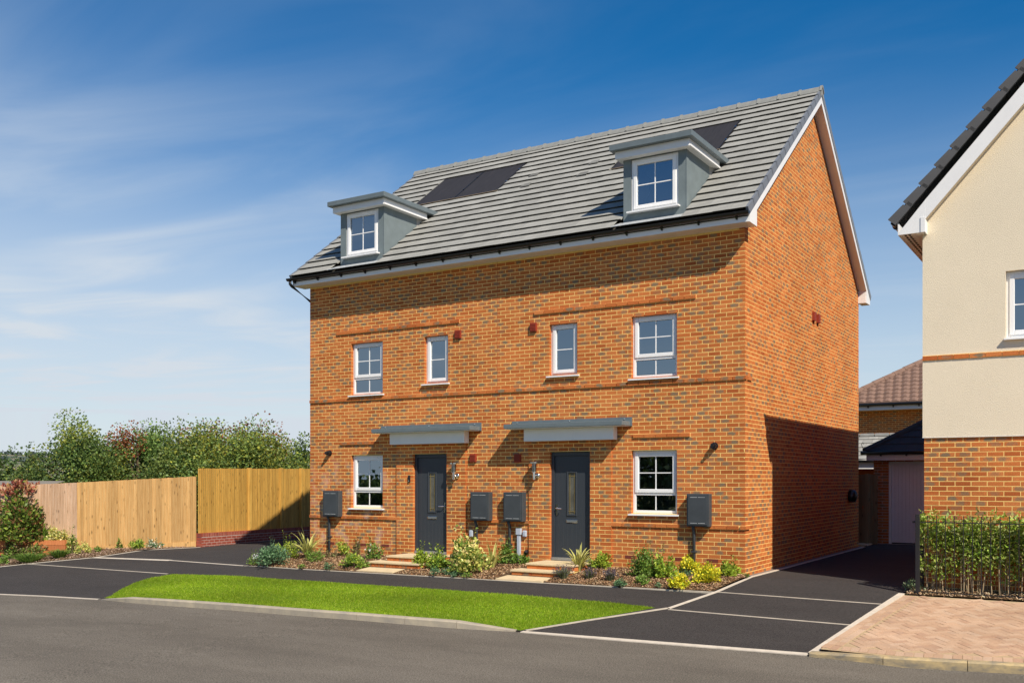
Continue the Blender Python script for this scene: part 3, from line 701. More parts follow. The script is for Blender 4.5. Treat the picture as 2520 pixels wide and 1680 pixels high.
gable = MB(); gable.poly([PG(.003, -.5, -.0012), PG(HD, -.5, -.0012), PG(HD, soff(HD) + .1, -.0012), PG(RIDGE_Y, soff(RIDGE_Y) + .1, -.0012), PG(.003, soff(0) + .1, -.0012)])
gw = gable.build('gable_wall', M_MORT, house)
lim = lambda v: (RIDGE_Y - (9.75 - v) / PITCH, RIDGE_Y + (9.75 - v) / PITCH)
rg = layout(0, HD, -4, 129, (), limit=lim, start=1, proj={11: [(0, .24, PRD)], 46: [(0, .24, PRD)]}, corner=lambda k: .1125 if k % 2 == 0 else 0)
rg = [(-PRD if (e and a < .005) else a, b, c, d, e) for a, b, c, d, e in rg]
lay_bricks(rg, PG, M_BRICK, gw, 100)
# the two walls that do not show
part('rear_wall', M_BRICK, house, (-HW, -.12, HD - .1, HD, -.5, 6.15))
b = MB(); b.poly([(-HW + .001, .012, -.5), (-HW + .001, HD, -.5), (-HW + .001, HD, 6.3), (-HW + .001, RIDGE_Y, 9.7), (-HW + .001, .012, 6.3)]); b.build('side_wall', M_BRICK, house)
b = MB(); b.box(MID - .003, MID + .003, -.004, .004, -.1, 6.1); b.build('movement_joint', mat('mastic', (.36, .11, .045), .7), fw)

# windows ----------------------------------------------------
def window(name, x0, x1, z0, z1, kind, yf, parent, sill=True, sillw=.045, mirrored=False):
    """kind: 'big' top-hung light over fixed light, 'single' one light with one bar, 'dorm' one light with four panes"""
    f = MB(); fr = .058; y0, y1 = yf, yf + .07
    f.box(x0, x0 + fr, y0, y1, z0, z1); f.box(x1 - fr, x1, y0, y1, z0, z1)
    f.box(x0 + fr, x1 - fr, y0 + .001, y1, z1 - fr, z1); f.box(x0 + fr, x1 - fr, y0 + .001, y1, z0, z0 + fr)
    H = z1 - z0; tz = None
    if kind == 'big':
        tz = z0 + H * .315; f.box(x0 + fr, x1 - fr, y0 + .001, y1, tz - .03, tz + .03)
    win = f.build('window', M_UPVC, parent)
    md = win.modifiers.new('b', 'BEVEL'); md.width = .006; md.segments = 2
    lights = [(x0 + fr, x1 - fr, (tz + .03) if tz else z0 + fr, z1 - fr, True)]
    if tz: lights.append((x0 + fr, x1 - fr, z0 + fr, tz - .03, False))
    for a, c, lo, hi, sash in lights:
        g = .012 if not sash else .055
        if sash:
            s = MB(); p0, p1 = y0 - .018, y0 + .05; ov = .014
            s.box(a - ov, a + g, p0, p1, lo - ov, hi + ov); s.box(c - g, c + ov, p0, p1, lo - ov, hi + ov)
            s.box(a + g, c - g, p0 + .001, p1, lo - ov, lo + g); s.box(a + g, c - g, p0 + .001, p1, hi - g, hi + ov)
            so = s.build('sash', M_UPVC, win); md = so.modifiers.new('b', 'BEVEL'); md.width = .008; md.segments = 2
        pa, pc, pl_, ph = a + g - .004, c - g + .004, lo + g - .004, hi - g + .004; gy_ = y0 + .022
        m = MB(); m.quad((pa, gy_, pl_), (pc, gy_, pl_), (pc, gy_, ph), (pa, gy_, ph)); m.build('pane', M_GLASS, win)
        bar = MB(); t = .009; xm, zm = (pa + pc) / 2, (pl_ + ph) / 2
        if kind != 'single': bar.box(xm - t, xm + t, gy_ - .008, gy_ + .008, pl_, ph)
        if sash: bar.box(pa, pc, gy_ - .0085, gy_ + .0085, zm - t, zm + t)
        if bar.v: bar.build('glazing_bar', M_UPVC, win)
    part('trickle_vent', M_UPVC, win, (x0 + .18 * (x1 - x0) + .04, x1 - .18 * (x1 - x0) - .02, y0 - .03, y0 - .012, z1 - .072, z1 - .048))
    if sill:
        s = MB(); s.prism([(x0 - sillw, y0 + .05, z0), (x0 - sillw, y0 - .14, z0 - .012), (x0 - sillw, y0 - .14, z0 - .038), (x0 - sillw, y0 + .05, z0 - .030)], (x1 - x0 + 2 * sillw, 0, 0))
        s.build('sill', M_UPVC, win)
    r = MB(); X0, X1, Z0, Z1, Y1 = x0 + .02, x1 - .02, z0 + .02, z1 - .02, y0 + 1.6
    e = .25
    r.quad((X0 - e, Y1, Z0 - e), (X1 + e, Y1, Z0 - e), (X1 + e, Y1, Z1 + .1), (X0 - e, Y1, Z1 + .1))
    r.quad((X0, y1, Z0), (X0, y1, Z1), (X0 - e, Y1, Z1 + .1), (X0 - e, Y1, Z0 - e)); r.quad((X1, y1, Z0), (X1, y1, Z1), (X1 + e, Y1, Z1 + .1), (X1 + e, Y1, Z0 - e))
    r.quad((X0, y1, Z0), (X1, y1, Z0), (X1 + e, Y1, Z0 - e), (X0 - e, Y1, Z0 - e)); r.quad((X0, y1, Z1), (X1, y1, Z1), (X1 + e, Y1, Z1 + .1), (X0 - e, Y1, Z1 + .1))
    r.build('room_interior', M_ROOM, win)
    return win
for a, c in both(*WBIG):
    w1 = window('window', a, c, Z_UP[0] + .002, Z_UP[1] - .004, 'big', .075, house)
    w2 = window('window', a, c, Z_LO[0] + .002, Z_LO[1] - .004, 'big', .075, house)
    if a > MID:
        m = MB(); pts = [(a + .50, .35, 1.05), (a + .50, .35, 1.36)] + [(a + .50 - .09 + .09 * math.cos(t), .35, 1.36 + .09 * math.sin(t)) for t in np.linspace(.2, 2.9, 8)] + [(a + .325, .35, 1.30)]
        m.tube(pts, .011, 6); m.build('kitchen_tap', M_STEEL, w2)
for a, c in both(*WSM): window('window', a, c, Z_SM[0] + .002, Z_SM[1] - .004, 'single', .075, house)

# doors ------------------------------------------------------
def door(x0, x1, side):
    y0 = .04; z0, z1 = Z_DR; f = MB(); t = .062
    f.box(x0, x0 + t, y0, y0 + .08, z0, z1 - .004); f.box(x1 - t, x1, y0, y0 + .08, z0, z1 - .004); f.box(x0 + t, x1 - t, y0 + .001, y0 + .08, z1 - .075, z1 - .004)
    fr = f.build('door_frame', M_DOOR, house)
    d = MB(); a, c, lo, hi = x0 + t + .004, x1 - t - .004, z0 + .09, z1 - .08; yd = y0 + .03
    gx0, gx1, gl, gh = (a + c) / 2 - .085, (a + c) / 2 + .085, 1.02, 1.83
    for q in ((a, gx0, lo, hi), (gx1, c, lo, hi), (gx0, gx1, lo, gl), (gx0, gx1, gh, hi)): d.box(q[0], q[1], yd, yd + .04, q[2], q[3])
    do = d.build('door', M_DOOR, house)
    gr = MB()                                   # planted grooves and the low rail line
    for i in range(1, 6): xg = a + .09 + (c - a - .18) * i / 6; gr.box(xg - .002, xg + .002, yd - .0012, yd + .002, .33, .86)
    gr.box(a + .08, c - .08, yd - .0012, yd + .002, .325, .33); gr.box(a + .08, a + .084, yd - .0012, yd + .002, .33, 2.0); gr.box(c - .084, c - .08, yd - .0012, yd + .002, .33, 2.0)
    gr.build('panel_groove', mat('door_groove', (.055, .062, .07), .5), do)
    mo = MB(); w = .03
    mo.box(gx0 - w, gx0 + .008, yd - .016, yd + .01, gl - w, gh + w); mo.box(gx1 - .008, gx1 + w, yd - .016, yd + .01, gl - w, gh + w)
    mo.box(gx0 + .008, gx1 - .008, yd - .015, yd + .01, gl - w, gl + .008); mo.box(gx0 + .008, gx1 - .008, yd - .015, yd + .01, gh - .008, gh + w)
    m_ = mo.build('glass_moulding', M_DOOR, do); md = m_.modifiers.new('b', 'BEVEL'); md.width = .008
    part('door_pane', M_OBSC, do, (gx0, gx1, yd + .012, yd + .02, gl, gh))
    cm = MB()
    for xx in (gx0 + .035, gx1 - .035): cm.box(xx - .005, xx + .005, yd + .004, yd + .0115, gl, gh)
    for zz_ in (gl + .06, gh - .06): cm.box(gx0 + .005, gx1 - .005, yd + .003, yd + .0112, zz_ - .005, zz_ + .005)
    cm.build('leaded_bar', M_GOLD, do)
    lb = part('letter_box', M_STEEL, do, ((a + c) / 2 - .125, (a + c) / 2 + .125, yd - .012, yd, .86, .925), bevel=.006)
    part('letter_flap', mat('letter_flap', (.25, .27, .28), .4, .4, metal=.6), do, ((a + c) / 2 - .105, (a + c) / 2 + .105, yd - .018, yd - .0125, .873, .912))
    hx = a + .045 if side < 0 else c - .045
    h = MB(); h.box(hx - .018, hx + .018, yd - .012, yd, 1.0, 1.22); h.tube([(hx, yd - .01, 1.14), (hx, yd - .055, 1.14), (hx - side * .02, yd - .062, 1.14), (hx - side * .13, yd - .06, 1.135)], .010, 7)
    h.build('handle', M_STEEL, do)
    part('threshold', mat('aluminium_sill', (.38, .40, .42), .35, .5, metal=.7), fr, (x0 + .01, x1 - .01, y0 - .035, y0 + .07, z0 + .03, z0 + .085))
    part('hall_interior', M_ROOM, fr, (x0 + .01, x1 - .01, y0 + .085, y0 + .1, z0, z1))
door(*both(*DOOR)[0], -1); door(*both(*DOOR)[1], 1)

# canopies ---------------------------------------------------
for u in both(-4.745, -2.175):
    top = part('canopy', M_GREYD, house, (u[0], u[1], -.395, -.03, 2.70, 2.782), bevel=.006)
    part('canopy_upstand', M_GREYD, top, (u[0] - .03, u[1] + .025, -.030, -.0035, 2.695, 2.862))
    part('canopy_soffit', M_WHITE, top, (u[0] + .02, u[1] - .02, -.375, -.035, 2.688, 2.6995))
    part('canopy_box', M_WHITE, top, (u[0] + .35, u[1] - .27, -.20, -.031, 2.447, 2.6875), bevel=.006)
    for x in (u[0] + .1, (u[0] + u[1]) / 2, u[1] - .12):
        m = MB(); m.tube([(x, -.045, 2.83), (x, -.029, 2.83)], .012, 6); m.build('bolt', M_STEEL, top)

# meter boxes, vents, flues, lamps --------------------------
for i, (a, c) in enumerate(((-1.02, -.60), (-4.905, -4.455), (-5.705, -5.25), (-9.735, -9.275))):
    bx = part('meter_box', M_METER, house, (a, c, -.150, -.004, .865, 1.447), bevel=.008)
    part('box_lid', M_METER, bx, (a + .025, c - .03, -.163, -.1505, .89, 1.42), bevel=.006)
    for z in (.925, 1.385): part('vent_slot', M_LEAD, bx, (a + .07, (a + c) / 2 - .01, -.1655, -.1635, z - .004, z + .004), ((a + c) / 2 + .01, c - .07, -.1655, -.1635, z - .004, z + .004))
    px_ = a + .10 if i in (0, 3) else a + .09
    m = MB(); m.tube([(px_, -.09, .87), (px_, -.09, .83), (px_, -.05, .76), (px_, -.05, -.3)], .03, 10); m.build('meter_pipe', M_METER, bx, True)
    part('pipe_clip', M_METER, bx, (px_ - .042, px_ + .042, -.09, -.005, .40, .42))
for x, z in ((-4.281, 4.705), (-6.10, 4.705), (-4.646, 2.125), (-5.72, 2.14)):
    v = part('wall_vent', M_TERRA, house, (x - .075, x + .075, -.045, .003, z - .085, z + .085), bevel=.005)
    for j in range(5): part('vent_slat', M_TERRA, v, (x - .06, x + .06, -.052, -.046, z - .062 + j * .027, z - .045 + j * .027))
for y, z in ((4.46, 5.17), (4.80, 5.165)):
    v = part('wall_vent', M_TERRA, house, (-.003, .055, y - .075, y + .075, z - .09, z + .09))
for x in (-2.19, -1.265, -.59, -9.63, -8.69, -8.05):
    ab = part('air_brick', M_TERRA, house, (x - .107, x + .107, -.0045, .02, .227, .29))
    for j in range(9): part('vent_slot', M_TILEE, ab, (x - .094 + j * .0222, x - .086 + j * .0222, -.006, -.0047, .238, .279))
for x in (-.55, -9.66):
    m = MB(); m.tube([(x, -.003, 2.295), (x, -.02, 2.295)], .066, 18); fl = m.build('flue_outlet', M_BLACK, house, False)
    m = MB(); m.tube([(x, -.02, 2.295), (x, -.09, 2.295)], .052, 18); m.tube([(x, -.09, 2.295), (x, -.15, 2.295)], .03, 14); m.build('flue_nozzle', M_BLACK, fl)
def lamp(x, z):
    m = MB(); yy = -PRD
    m.tube([(x + .02, yy, z), (x + .02, yy - .025, z)], .055, 16); l0 = m.build('wall_lamp', M_STEEL, house, True)
    m = MB(); m.tube([(x + .02, yy - .02, z), (x + .02, yy - .08, z), (x, yy - .10, z)], .016, 8); m.tube([(x, yy - .10, z - .075), (x, yy - .10, z + .07)], .030, 14)
    m.tube([(x, yy - .10, z + .068), (x, yy - .10, z + .076)], .055, 16); m.build('lamp_body', M_STEEL, l0, False)
    m = MB(); m.tube([(x, yy - .10, z + .076), (x, yy - .10, z + .245)], .046, 16, False); m.build('lamp_glass', M_GLASSC, l0, True)
    m = MB(); m.tube([(x, yy - .10, z + .248), (x, yy - .10, z + .262)], .083, 20); m.build('lamp_cap', M_STEEL, l0)
    m = MB(); m.tube([(x, yy - .1, z + .08), (x, yy - .1, z + .12), (x, yy - .1, z + .17), (x, yy - .1, z + .19)], [.015, .026, .026, .006], 10); m.build('bulb', M_BULB, l0, True)
lamp(-4.20, 1.775); lamp(-6.13, 1.775)
db = part('doorbell', M_BLACK, house, (-7.385, -7.335, -PRD - .03, -PRD + .002, 1.64, 1.79), bevel=.008)
b = MB(); b.tube([(-7.36, -PRD - .034, 1.67), (-7.36, -PRD - .028, 1.67)], .015, 12); b.build('bell_push', M_STEEL, db)
cb = part('cable_box', mat('pale_grey_plastic', (.42, .47, .55), .4, .4), house, (-4.66, -4.55, -.075, -.004, .60, .73), bevel=.006)
part('cable_duct', cb.data.materials[0], cb, (-4.64, -4.575, -.06, -.005, -.02, .598), bevel=.005)
part('duct_shoe', cb.data.materials[0], cb, (-4.66, -4.555, -.075, -.004, -.2, .10), bevel=.005)
part('tap_box', cb.data.materials[0], house, (-4.52, -4.43, -.055, -.004, .56, .69), bevel=.02)
part('tap_box', cb.data.materials[0], house, (-5.80, -5.72, -.055, -.004, .52, .66), bevel=.015)
m = MB(); m.tube([(-4.43, -.005, .27), (-4.43, -.05, .27), (-4.43, -.08, .24)], .04, 10); m.build('overflow_pipe', M_BLACK, house)
m = MB(); m.tube([(.0, 7.74, 1.30), (.05, 7.74, 1.30), (.15, 7.74, 1.30), (.19, 7.74, 1.30)], [.13, .165, .14, .06], 20); ev = m.build('car_charger', M_BLACK, house, True); ev.scale = (1, 1, 1)

# eaves, verge ------------------------------------------------
FY, ZS = -.355, 6.10                             # fascia face, soffit level
part('fascia', M_WHITE, house, (-HW - .2, .178, FY, FY + .02, ZS, ZS + .175))
part('soffit', M_WHITE, house, (-HW - .2, .178, FY + .0205, .002, ZS + .001, ZS + .012))
VX = .20
def soff_poly(x, t0, t1):                        # barge: a chevron in the plane x
    return [(x, y, soff(y) + t0) for y in (.045, RIDGE_Y, HD - .045)] + [(x, y, soff(y) + t1) for y in (HD - .045, RIDGE_Y, .045)]
for x0, nm in ((VX - .022, 'bargeboard'), (-HW - VX, 'bargeboard')):
    m = MB()
    for y0, y1 in ((.045, RIDGE_Y), (RIDGE_Y, HD - .045)):
        m.prism([(x0, y0, soff(y0)), (x0, y1, soff(y1)), (x0, y1, soff(y1) + .15), (x0, y0, soff(y0) + .15)], (.022, 0, 0))
    bo = m.build(nm, M_WHITE, house)
    for y0, y1, s in ((FY + .001, .046, 1), (HD - .046, HD - FY - .001, -1)):
        yo, yi = (y0, y1) if s > 0 else (y1, y0)
        m = MB(); m.prism([(x0 - .0006, yo, ZS - .004), (x0 - .0006, yi, ZS - .004), (x0 - .0006, yi, soff(yi) + .15), (x0 - .0006, yo, soff(yo) + .15)], (.0235, 0, 0)); m.build('box_end', M_WHITE, bo)
        m = MB(); xa, xb = (-.001, VX - .02) if x0 > 0 else (-HW - VX + .02, -HW + .001)
        m.box(xa, xb, min(yo, yi) + .002, max(yo, yi), ZS - .002, ZS + .01); m.box(xa, xb, yi - .01, yi + .01, ZS, soff(yi) + .02); m.build('box_base', M_WHITE, bo)
m = MB()
for y0, y1 in ((.03, RIDGE_Y), (RIDGE_Y, HD - .03)): m.prism([(-.02, y0, soff(y0) + .01), (VX - .0225, y0, soff(y0) + .01), (VX - .0225, y0, soff(y0) + .02), (-.02, y0, soff(y0) + .02)], (0, y1 - y0, soff(y1) - soff(y0)))
m.build('verge_soffit', M_WHITE, house)
# gutter
GY, GZ, GR = FY - .062, ZS + .165, .056
m = MB(); n = 9; xs0, xs1 = -HW - .30, .215
for sgn, rr in ((1, GR), (-1, GR - .005)):
    k = len(m.v)
    for x in (xs0, xs1):
        for i in range(n): t = math.pi + math.pi * i / (n - 1); m.v.append((x, GY + rr * math.cos(t), GZ + rr * 1.05 * math.sin(t)))
    for i in range(n - 1): m.face((k + i, k + i + 1, k + n + i + 1, k + n + i))
for x in (xs0, xs1): m.poly([(x, GY + GR * math.cos(math.pi + math.pi * i / (n - 1)), GZ + GR * 1.05 * math.sin(math.pi + math.pi * i / (n - 1))) for i in range(n)])
gu = m.build('gutter', M_BLACK, house, True)
bk = MB()
for i in range(n): pass
for i in range(n - 1):
    t0, t1 = math.pi + math.pi * i / (n - 1), math.pi + math.pi * (i + 1) / (n - 1); r0, r1 = GR - .001, GR + .008
    bk.prism([(0, r0 * math.cos(t0), r0 * 1.05 * math.sin(t0)), (0, r1 * math.cos(t0), r1 * 1.05 * math.sin(t0)), (0, r1 * math.cos(t1), r1 * 1.05 * math.sin(t1)), (0, r0 * math.cos(t1), r0 * 1.05 * math.sin(t1))], (.03, 0, 0))
bk.prism([(0, .061, .0), (0, .061, -.115), (0, .03, -.105), (0, -.005, -.062), (0, .045, -.03)], (.03, 0, 0))
bm_ = bk.mesh('gutter_bracket', M_BLACK)
x = -HW - .12
while x < .12: o = link('gutter_bracket', bm_, gu); o.location = (x, GY, GZ); x += .69
m = MB(); m.tube([(-HW - .22, GY, GZ - .05), (-HW - .22, GY, GZ - .12), (-HW - .20, GY + .04, GZ - .17), (-HW - .075, .16, ZS - .32), (-HW - .06, .2, ZS - .38), (-HW - .06, .2, .0)], .034, 10); m.build('downpipe', M_BLACK, gu, True)

# roof --------------------------------------------------------
EY = -.43; RZ = 9.925                           # tile plane at the ridge
ANG = math.atan(PITCH); SL = (RIDGE_Y - EY) / math.cos(ANG)
def RP(x, s, h=0.0): return (x, EY + s * math.cos(ANG) - h * math.sin(ANG), RZ - (SL - s) * math.sin(ANG) + h * math.cos(ANG))
rb = MB(); _p0, _p1 = RP(0, 0, -.115), (0, RIDGE_Y, RZ - .144)
for sg_ in (0, 1):
    yy_ = [p[1] if not sg_ else 2 * RIDGE_Y - p[1] for p in (_p0, _p1)]
    rb.prism([(-HW - .2, yy_[0], _p0[2]), (-HW - .2, yy_[1], _p1[2]), (-HW - .2, yy_[1], _p1[2] - .02), (-HW - .2, yy_[0], _p0[2] - .02)], (HW + .375, 0, 0))
roof = rb.build('roof', M_TILEE, house)
NR, TW = 18, .300
GA = SL / NR
DX = [(-2.285, -1.045), mir(-2.285, -1.045)]
SOL = [(-3.69, -1.285), mir(-3.69, -1.285)]
def tile_mesh(w):
    m = MB(); T = .022; L = GA + .06; h0, h1 = .035, -.005  # lies on the course below: front raised
    c, s_ = math.cos(ANG), math.sin(ANG)
    def q(x, s, h): return (x, s * c - h * s_, s * s_ + h * c)
    n = len(m.v)
    m.v += [q(.001, 0, h0), q(w - .002, 0, h0), q(w - .002, L, h1), q(.001, L, h1), q(.001, .022, h0 - T - .012), q(w - .002, .022, h0 - T - .012)]
    for f in ((0, 1, 2, 3), (4, 5, 1, 0), (5, 2, 1), (4, 0, 3)): m.face(tuple(n + i for i in f))
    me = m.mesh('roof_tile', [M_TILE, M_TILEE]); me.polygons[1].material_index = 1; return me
mt = bpy.data.materials  # tiles vary a little from one to the next
nt, lt = nodes(M_TILE); src = nt['Principled BSDF'].inputs['Base Color'].links[0].from_socket
oi = nt.new('ShaderNodeObjectInfo'); mrr = nt.new('ShaderNodeMapRange'); mrr.inputs[3].default_value = .88; mrr.inputs[4].default_value = 1.08; lt.new(oi.outputs['Random'], mrr.inputs[0])
mxx = nt.new('ShaderNodeMix'); mxx.data_type = 'RGBA'; mxx.blend_type = 'MULTIPLY'; mxx.inputs[0].default_value = 1; lt.new(src, mxx.inputs[6]); lt.new(mrr.outputs[0], mxx.inputs[7]); lt.new(mxx.outputs[2], nt['Principled BSDF'].inputs['Base Color'])
tiles = []
SROW = (10, 15)                                   # rows taken by the panels
for r in range(NR):
    s0 = r * GA; yc = RP(0, s0 + GA / 2)[1]
    hs = []
    for d in DX:
        if RP(0, s0 + .3)[1] < 1.25: hs.append((d[0] - (.10 if r == 0 else .02), d[1] + (.02)))
    if SROW[0] <= r < SROW[1]:
        for d in SOL: hs.append((d[0] - .03, d[1] + .03))
    x = .17 - TW * 40 + (TW / 2 if r % 2 else 0)
    for a, c in cut([(-HW - .17, .17)], hs):
        i = math.floor((a - x) / TW)
        while x + i * TW < c:
            a2, c2 = max(a, x + i * TW), min(c, x + (i + 1) * TW); i += 1
            if c2 - a2 > .03: tiles.append((a2, c2, s0))
tiles.sort(key=lambda t: -(t[1] - t[0]) / depth(t[0], RP(0, t[2])[1]) ** 2)
tm = tile_mesh(TW); rest = MB(); edge_idx = []
for i, (a, c, s0) in enumerate(tiles):
    if i < 300:
        o = link('roof_tile', tm if c - a > TW - .002 else tile_mesh(c - a), roof); o.location = RP(a, s0, random.uniform(-.002, .003))
    else:
        me = tile_mesh(c - a); p = Vector(RP(a, s0, random.uniform(-.002, .003))); n = len(rest.v)
        rest.v += [tuple(v.co + p) for v in me.vertices]
        for pl_ in me.polygons: rest.face(tuple(n + k for k in pl_.vertices)); edge_idx.append(pl_.material_index)
        bpy.data.meshes.remove(me)
ro = tag(rest.build('roof_tiles', [M_TILE, M_TILEE], roof), kind='stuff'); ro.data.polygons.foreach_set('material_index', edge_idx)
m = MB()
for r in range(NR):                              # rear slope: only its edge shows
    p0 = RP(0, r * GA, .03); p1 = RP(0, (r + 1) * GA + .05, -.002)
    m.quad((.17, 2 * RIDGE_Y - p0[1], p0[2]), (-HW - .17, 2 * RIDGE_Y - p0[1], p0[2]), (-HW - .17, 2 * RIDGE_Y - p1[1], p1[2]), (.17, 2 * RIDGE_Y - p1[1], p1[2]))
m.build('rear_slope', M_TILE, roof)
def verge_mesh(flip):
    m = MB(); c, s_ = math.cos(ANG), math.sin(ANG); sg = -1 if flip else 1
    q = lambda x, s, h: (x, sg * (s * c - h * s_), s * s_ + h * c)
    for s0, s1, x1, dz in ((-.012, GA - .03, .045, .006), (GA - .0299, GA + .02, .037, 0)):
        m.prism([q(0, s0, -.10), q(0, s1, -.10), q(0, s1, .022 + dz), q(0, s0, .036 + dz)], (x1, 0, 0))
    return m.mesh('verge_cap', M_VERGE)
for flip in (0, 1):
    vm = verge_mesh(flip)
    for xx in (.165, -HW - .21):
        if flip and xx < 0: continue
        for r in range(NR):
            p = RP(0, r * GA); o = link('verge_cap', vm, roof); o.location = (xx, p[1] if not flip else 2 * RIDGE_Y - p[1], p[2])
L = .45; m = MB(); pr = [(-.125, -.085), (-.06, .035), (0, .062), (.06, .035), (.125, -.085), (.105, -.09), (0, .03), (-.105, -.09)]
m.prism([(.006, y, z) for y, z in pr], (L - .012, 0, 0)); m.prism([(L - .03, y * 1.06, z * 1.03 + .018) for y, z in pr], (.045, 0, 0)); rm = m.mesh('ridge_tile', M_RIDGE)
x = .215 - L
while x > -HW - .45: o = link('ridge_tile', rm, roof); o.location = (x, RIDGE_Y, RZ + .025); x -= L
m = MB(); m.poly([(.214, RIDGE_Y + y * 1.04, RZ + .025 + z) for y, z in ((-.13, -.20), (-.13, -.085), (-.06, .035), (0, .066), (.06, .035), (.13, -.085), (.13, -.20), (0, -.12))]); m.build('ridge_end', M_RIDGE, roof)
# panels set into the slope
for sa in SOL:
    s0, s1 = SROW[0] * GA + .02, SROW[1] * GA - .02
    w = (sa[1] - sa[0]) / 2
    for k in (0, 1):
        a, c = sa[0] + k * w + .012, sa[0] + (k + 1) * w - .012
        m = MB(); m.prism([RP(a, s0, -.02), RP(c, s0, -.02), RP(c, s1, -.02), RP(a, s1, -.02)], Vector(RP(0, 0, .035)) - Vector(RP(0, 0, 0))); sp_ = m.build('solar_panel', M_SOLAR, roof)
        m = MB(); t = .012
        for q in (((a, s0), (c, s0 + t)), ((a, s1 - t), (c, s1)), ((a, s0 + t), (a + t, s1 - t)), ((c - t, s0 + t), (c, s1 - t))):
            (xa, sa_), (xb, sb) = q; m.prism([RP(xa, sa_, .0155), RP(xb, sa_, .0155), RP(xb, sb, .0155), RP(xa, sb, .0155)], Vector(RP(0, 0, .005)) - Vector(RP(0, 0, 0)))
        m.build('panel_frame', M_BLACK, sp_)
        for sc in (.3, .75):
            m = MB(); xx = c + .012; ss = s0 + (s1 - s0) * sc; m.prism([RP(xx - .02, ss, .01), RP(xx + .02, ss, .01), RP(xx + .02, ss + .05, .01), RP(xx - .02, ss + .05, .01)], Vector(RP(0, 0, .02)) - Vector(RP(0, 0, 0))); m.build('panel_clamp', M_STEEL if k else M_BLACK, sp_)
    m = MB(); m.prism([RP(sa[0] - .02, s0 - .06, .034), RP(sa[1] + .03, s0 - .06, .034), RP(sa[1] + .02, s0 - .005, .012), RP(sa[0] - .02, s0 - .005, .012)], (0, 0, .006)); m.build('panel_flashing', mat('flashing_tan', (.45, .34, .22), .6, var=.2), roof)
for x, y in ((-5.88, 2.76), (-5.80, 2.25), (-4.36, 2.81), (-4.375, 2.29)):
    s = (y - EY) / math.cos(ANG); m = MB(); m.prism([RP(x - .12, s - .12, .029), RP(x + .12, s - .12, .029), RP(x + .10, s + .08, .020), RP(x - .10, s + .08, .020)], Vector(RP(0, 0, .008)) - Vector(RP(0, 0, 0))); m.build('vent_tile', mat('vent_tile', (.13, .13, .12), .8, var=.3, vscale=50), roof)
# dormers
for d in DX:
    yf = -.10; x0, x1 = d; zt = 7.63; zr = lambda y: RP(0, (y - EY) / math.cos(ANG))[2]; yb = 1.33
    fc = MB(); wx0, wx1 = (x0 + .155, x1 - .155); wz0, wz1 = 6.645, 7.612
    sheet_holes(fc, PF, x0, x1, 6.30, zt, [(wx0, wx1, wz0, wz1)], .10, .08)
    dm = fc.build('dormer', M_GREY, house)
    for xx in (x0, x1):
        m = MB(); m.poly([(xx, yf, 6.30), (xx, yb, zr(yb) - .02), (xx, yb + .05, zt), (xx, yf, zt)]); m.build('dormer_cheek', M_GREY, dm)
        cs = .008 if xx == x1 else -.008
        part('corner_trim', M_GREY, dm, (min(xx, xx + cs), max(xx, xx + cs), yf - .006, yf + .10, 6.40, zt)) if xx == x1 else None
    wo = window('window', wx0, wx1, wz0, wz1, 'dorm', yf + .02, dm, sillw=.04)
    for ch in list(wo.children): pass
    part('dormer_fascia', M_WHITE, dm, (x0 - .10, x1 + .115, yf - .15, 1.30, zt - .005, zt + .13), bevel=.004)
    part('fascia_trim', M_UPVC, dm, (x1 + .1155, x1 + .135, yf - .14, 1.29, zt - .004, zt + .028))
    part('dormer_roof', M_GREYD, dm, (x0 - .175, x1 + .205, yf - .25, 1.72, zt + .131, zt + .235), bevel=.008)
    m = MB(); m.prism([(x0 - .09, yf + .002, 6.475), (x0 - .09, EY - .03, 6.335), (x0 - .09, EY - .03, 6.325), (x0 - .09, yf + .002, 6.465)], (x1 - x0 + .12, 0, 0)); m.build('apron_flashing', M_LEAD, dm)
# windows parented under dormers carry their panes with them: keep three levels
for o in [o for o in bpy.data.objects if o.name.startswith('window') and o.parent and o.parent.name.startswith('dormer')]:
    p = o.parent
    for ch in list(o.children): ch.parent = p
    o.name = 'dormer_window'

# ------------------------------------------------------------ doorsteps
def steps(label, x0, x1, xl, group):
    root = thing('doorstep', label, 'step')
    for i, (a, c, y0, z) in enumerate(((x0, x1, -.80, .125), (xl, x1, -1.12, .020))):
        y1 = -.03 if i == 0 else -.76
        part('step_slab', M_STONE, root, (a - .02, c + .02, y0 - .02, y1, z - .035, z), bevel=.006)
        zb = gz((a + c) / 2, y0) - .05
        core = part('step_core', M_MORT, root, (a + .012, c - .012, y0 + .012, y1, zb, z - .0355))
        PB = lambda u, v, dd: (u, y0 - dd, v)
        w = .0675 if 'left' in group else .215
        u = a
        while u < c - .03:
            e = min(u + w, c); q = MB(); brick_box(q, PB, u, e - .0, max(zb, z - .035 - .085), z - .045, -.06, 0); q.build('brick', M_BRICK, core); u += w + .01
        for sx, sg in ((a, -1), (c, 1)):
            PS = (lambda u, v, dd, sx=sx, sg=sg: (sx + sg * dd, u, v)); u = y0 + .005
            while u < y1 - .05:
                e = min(u + .215, y1); q = MB(); brick_box(q, PS, u, e, max(zb, z - .12), z - .045, -.05, 0); q.build('brick', M_BRICK, core); u += .225
steps('two pale stone doorsteps with brick risers below the right front door', -3.96, -2.98, -4.10, 'right')
steps('two pale stone doorsteps with small upright brick risers below the left front door', -7.34, -6.30, -7.56, 'left')
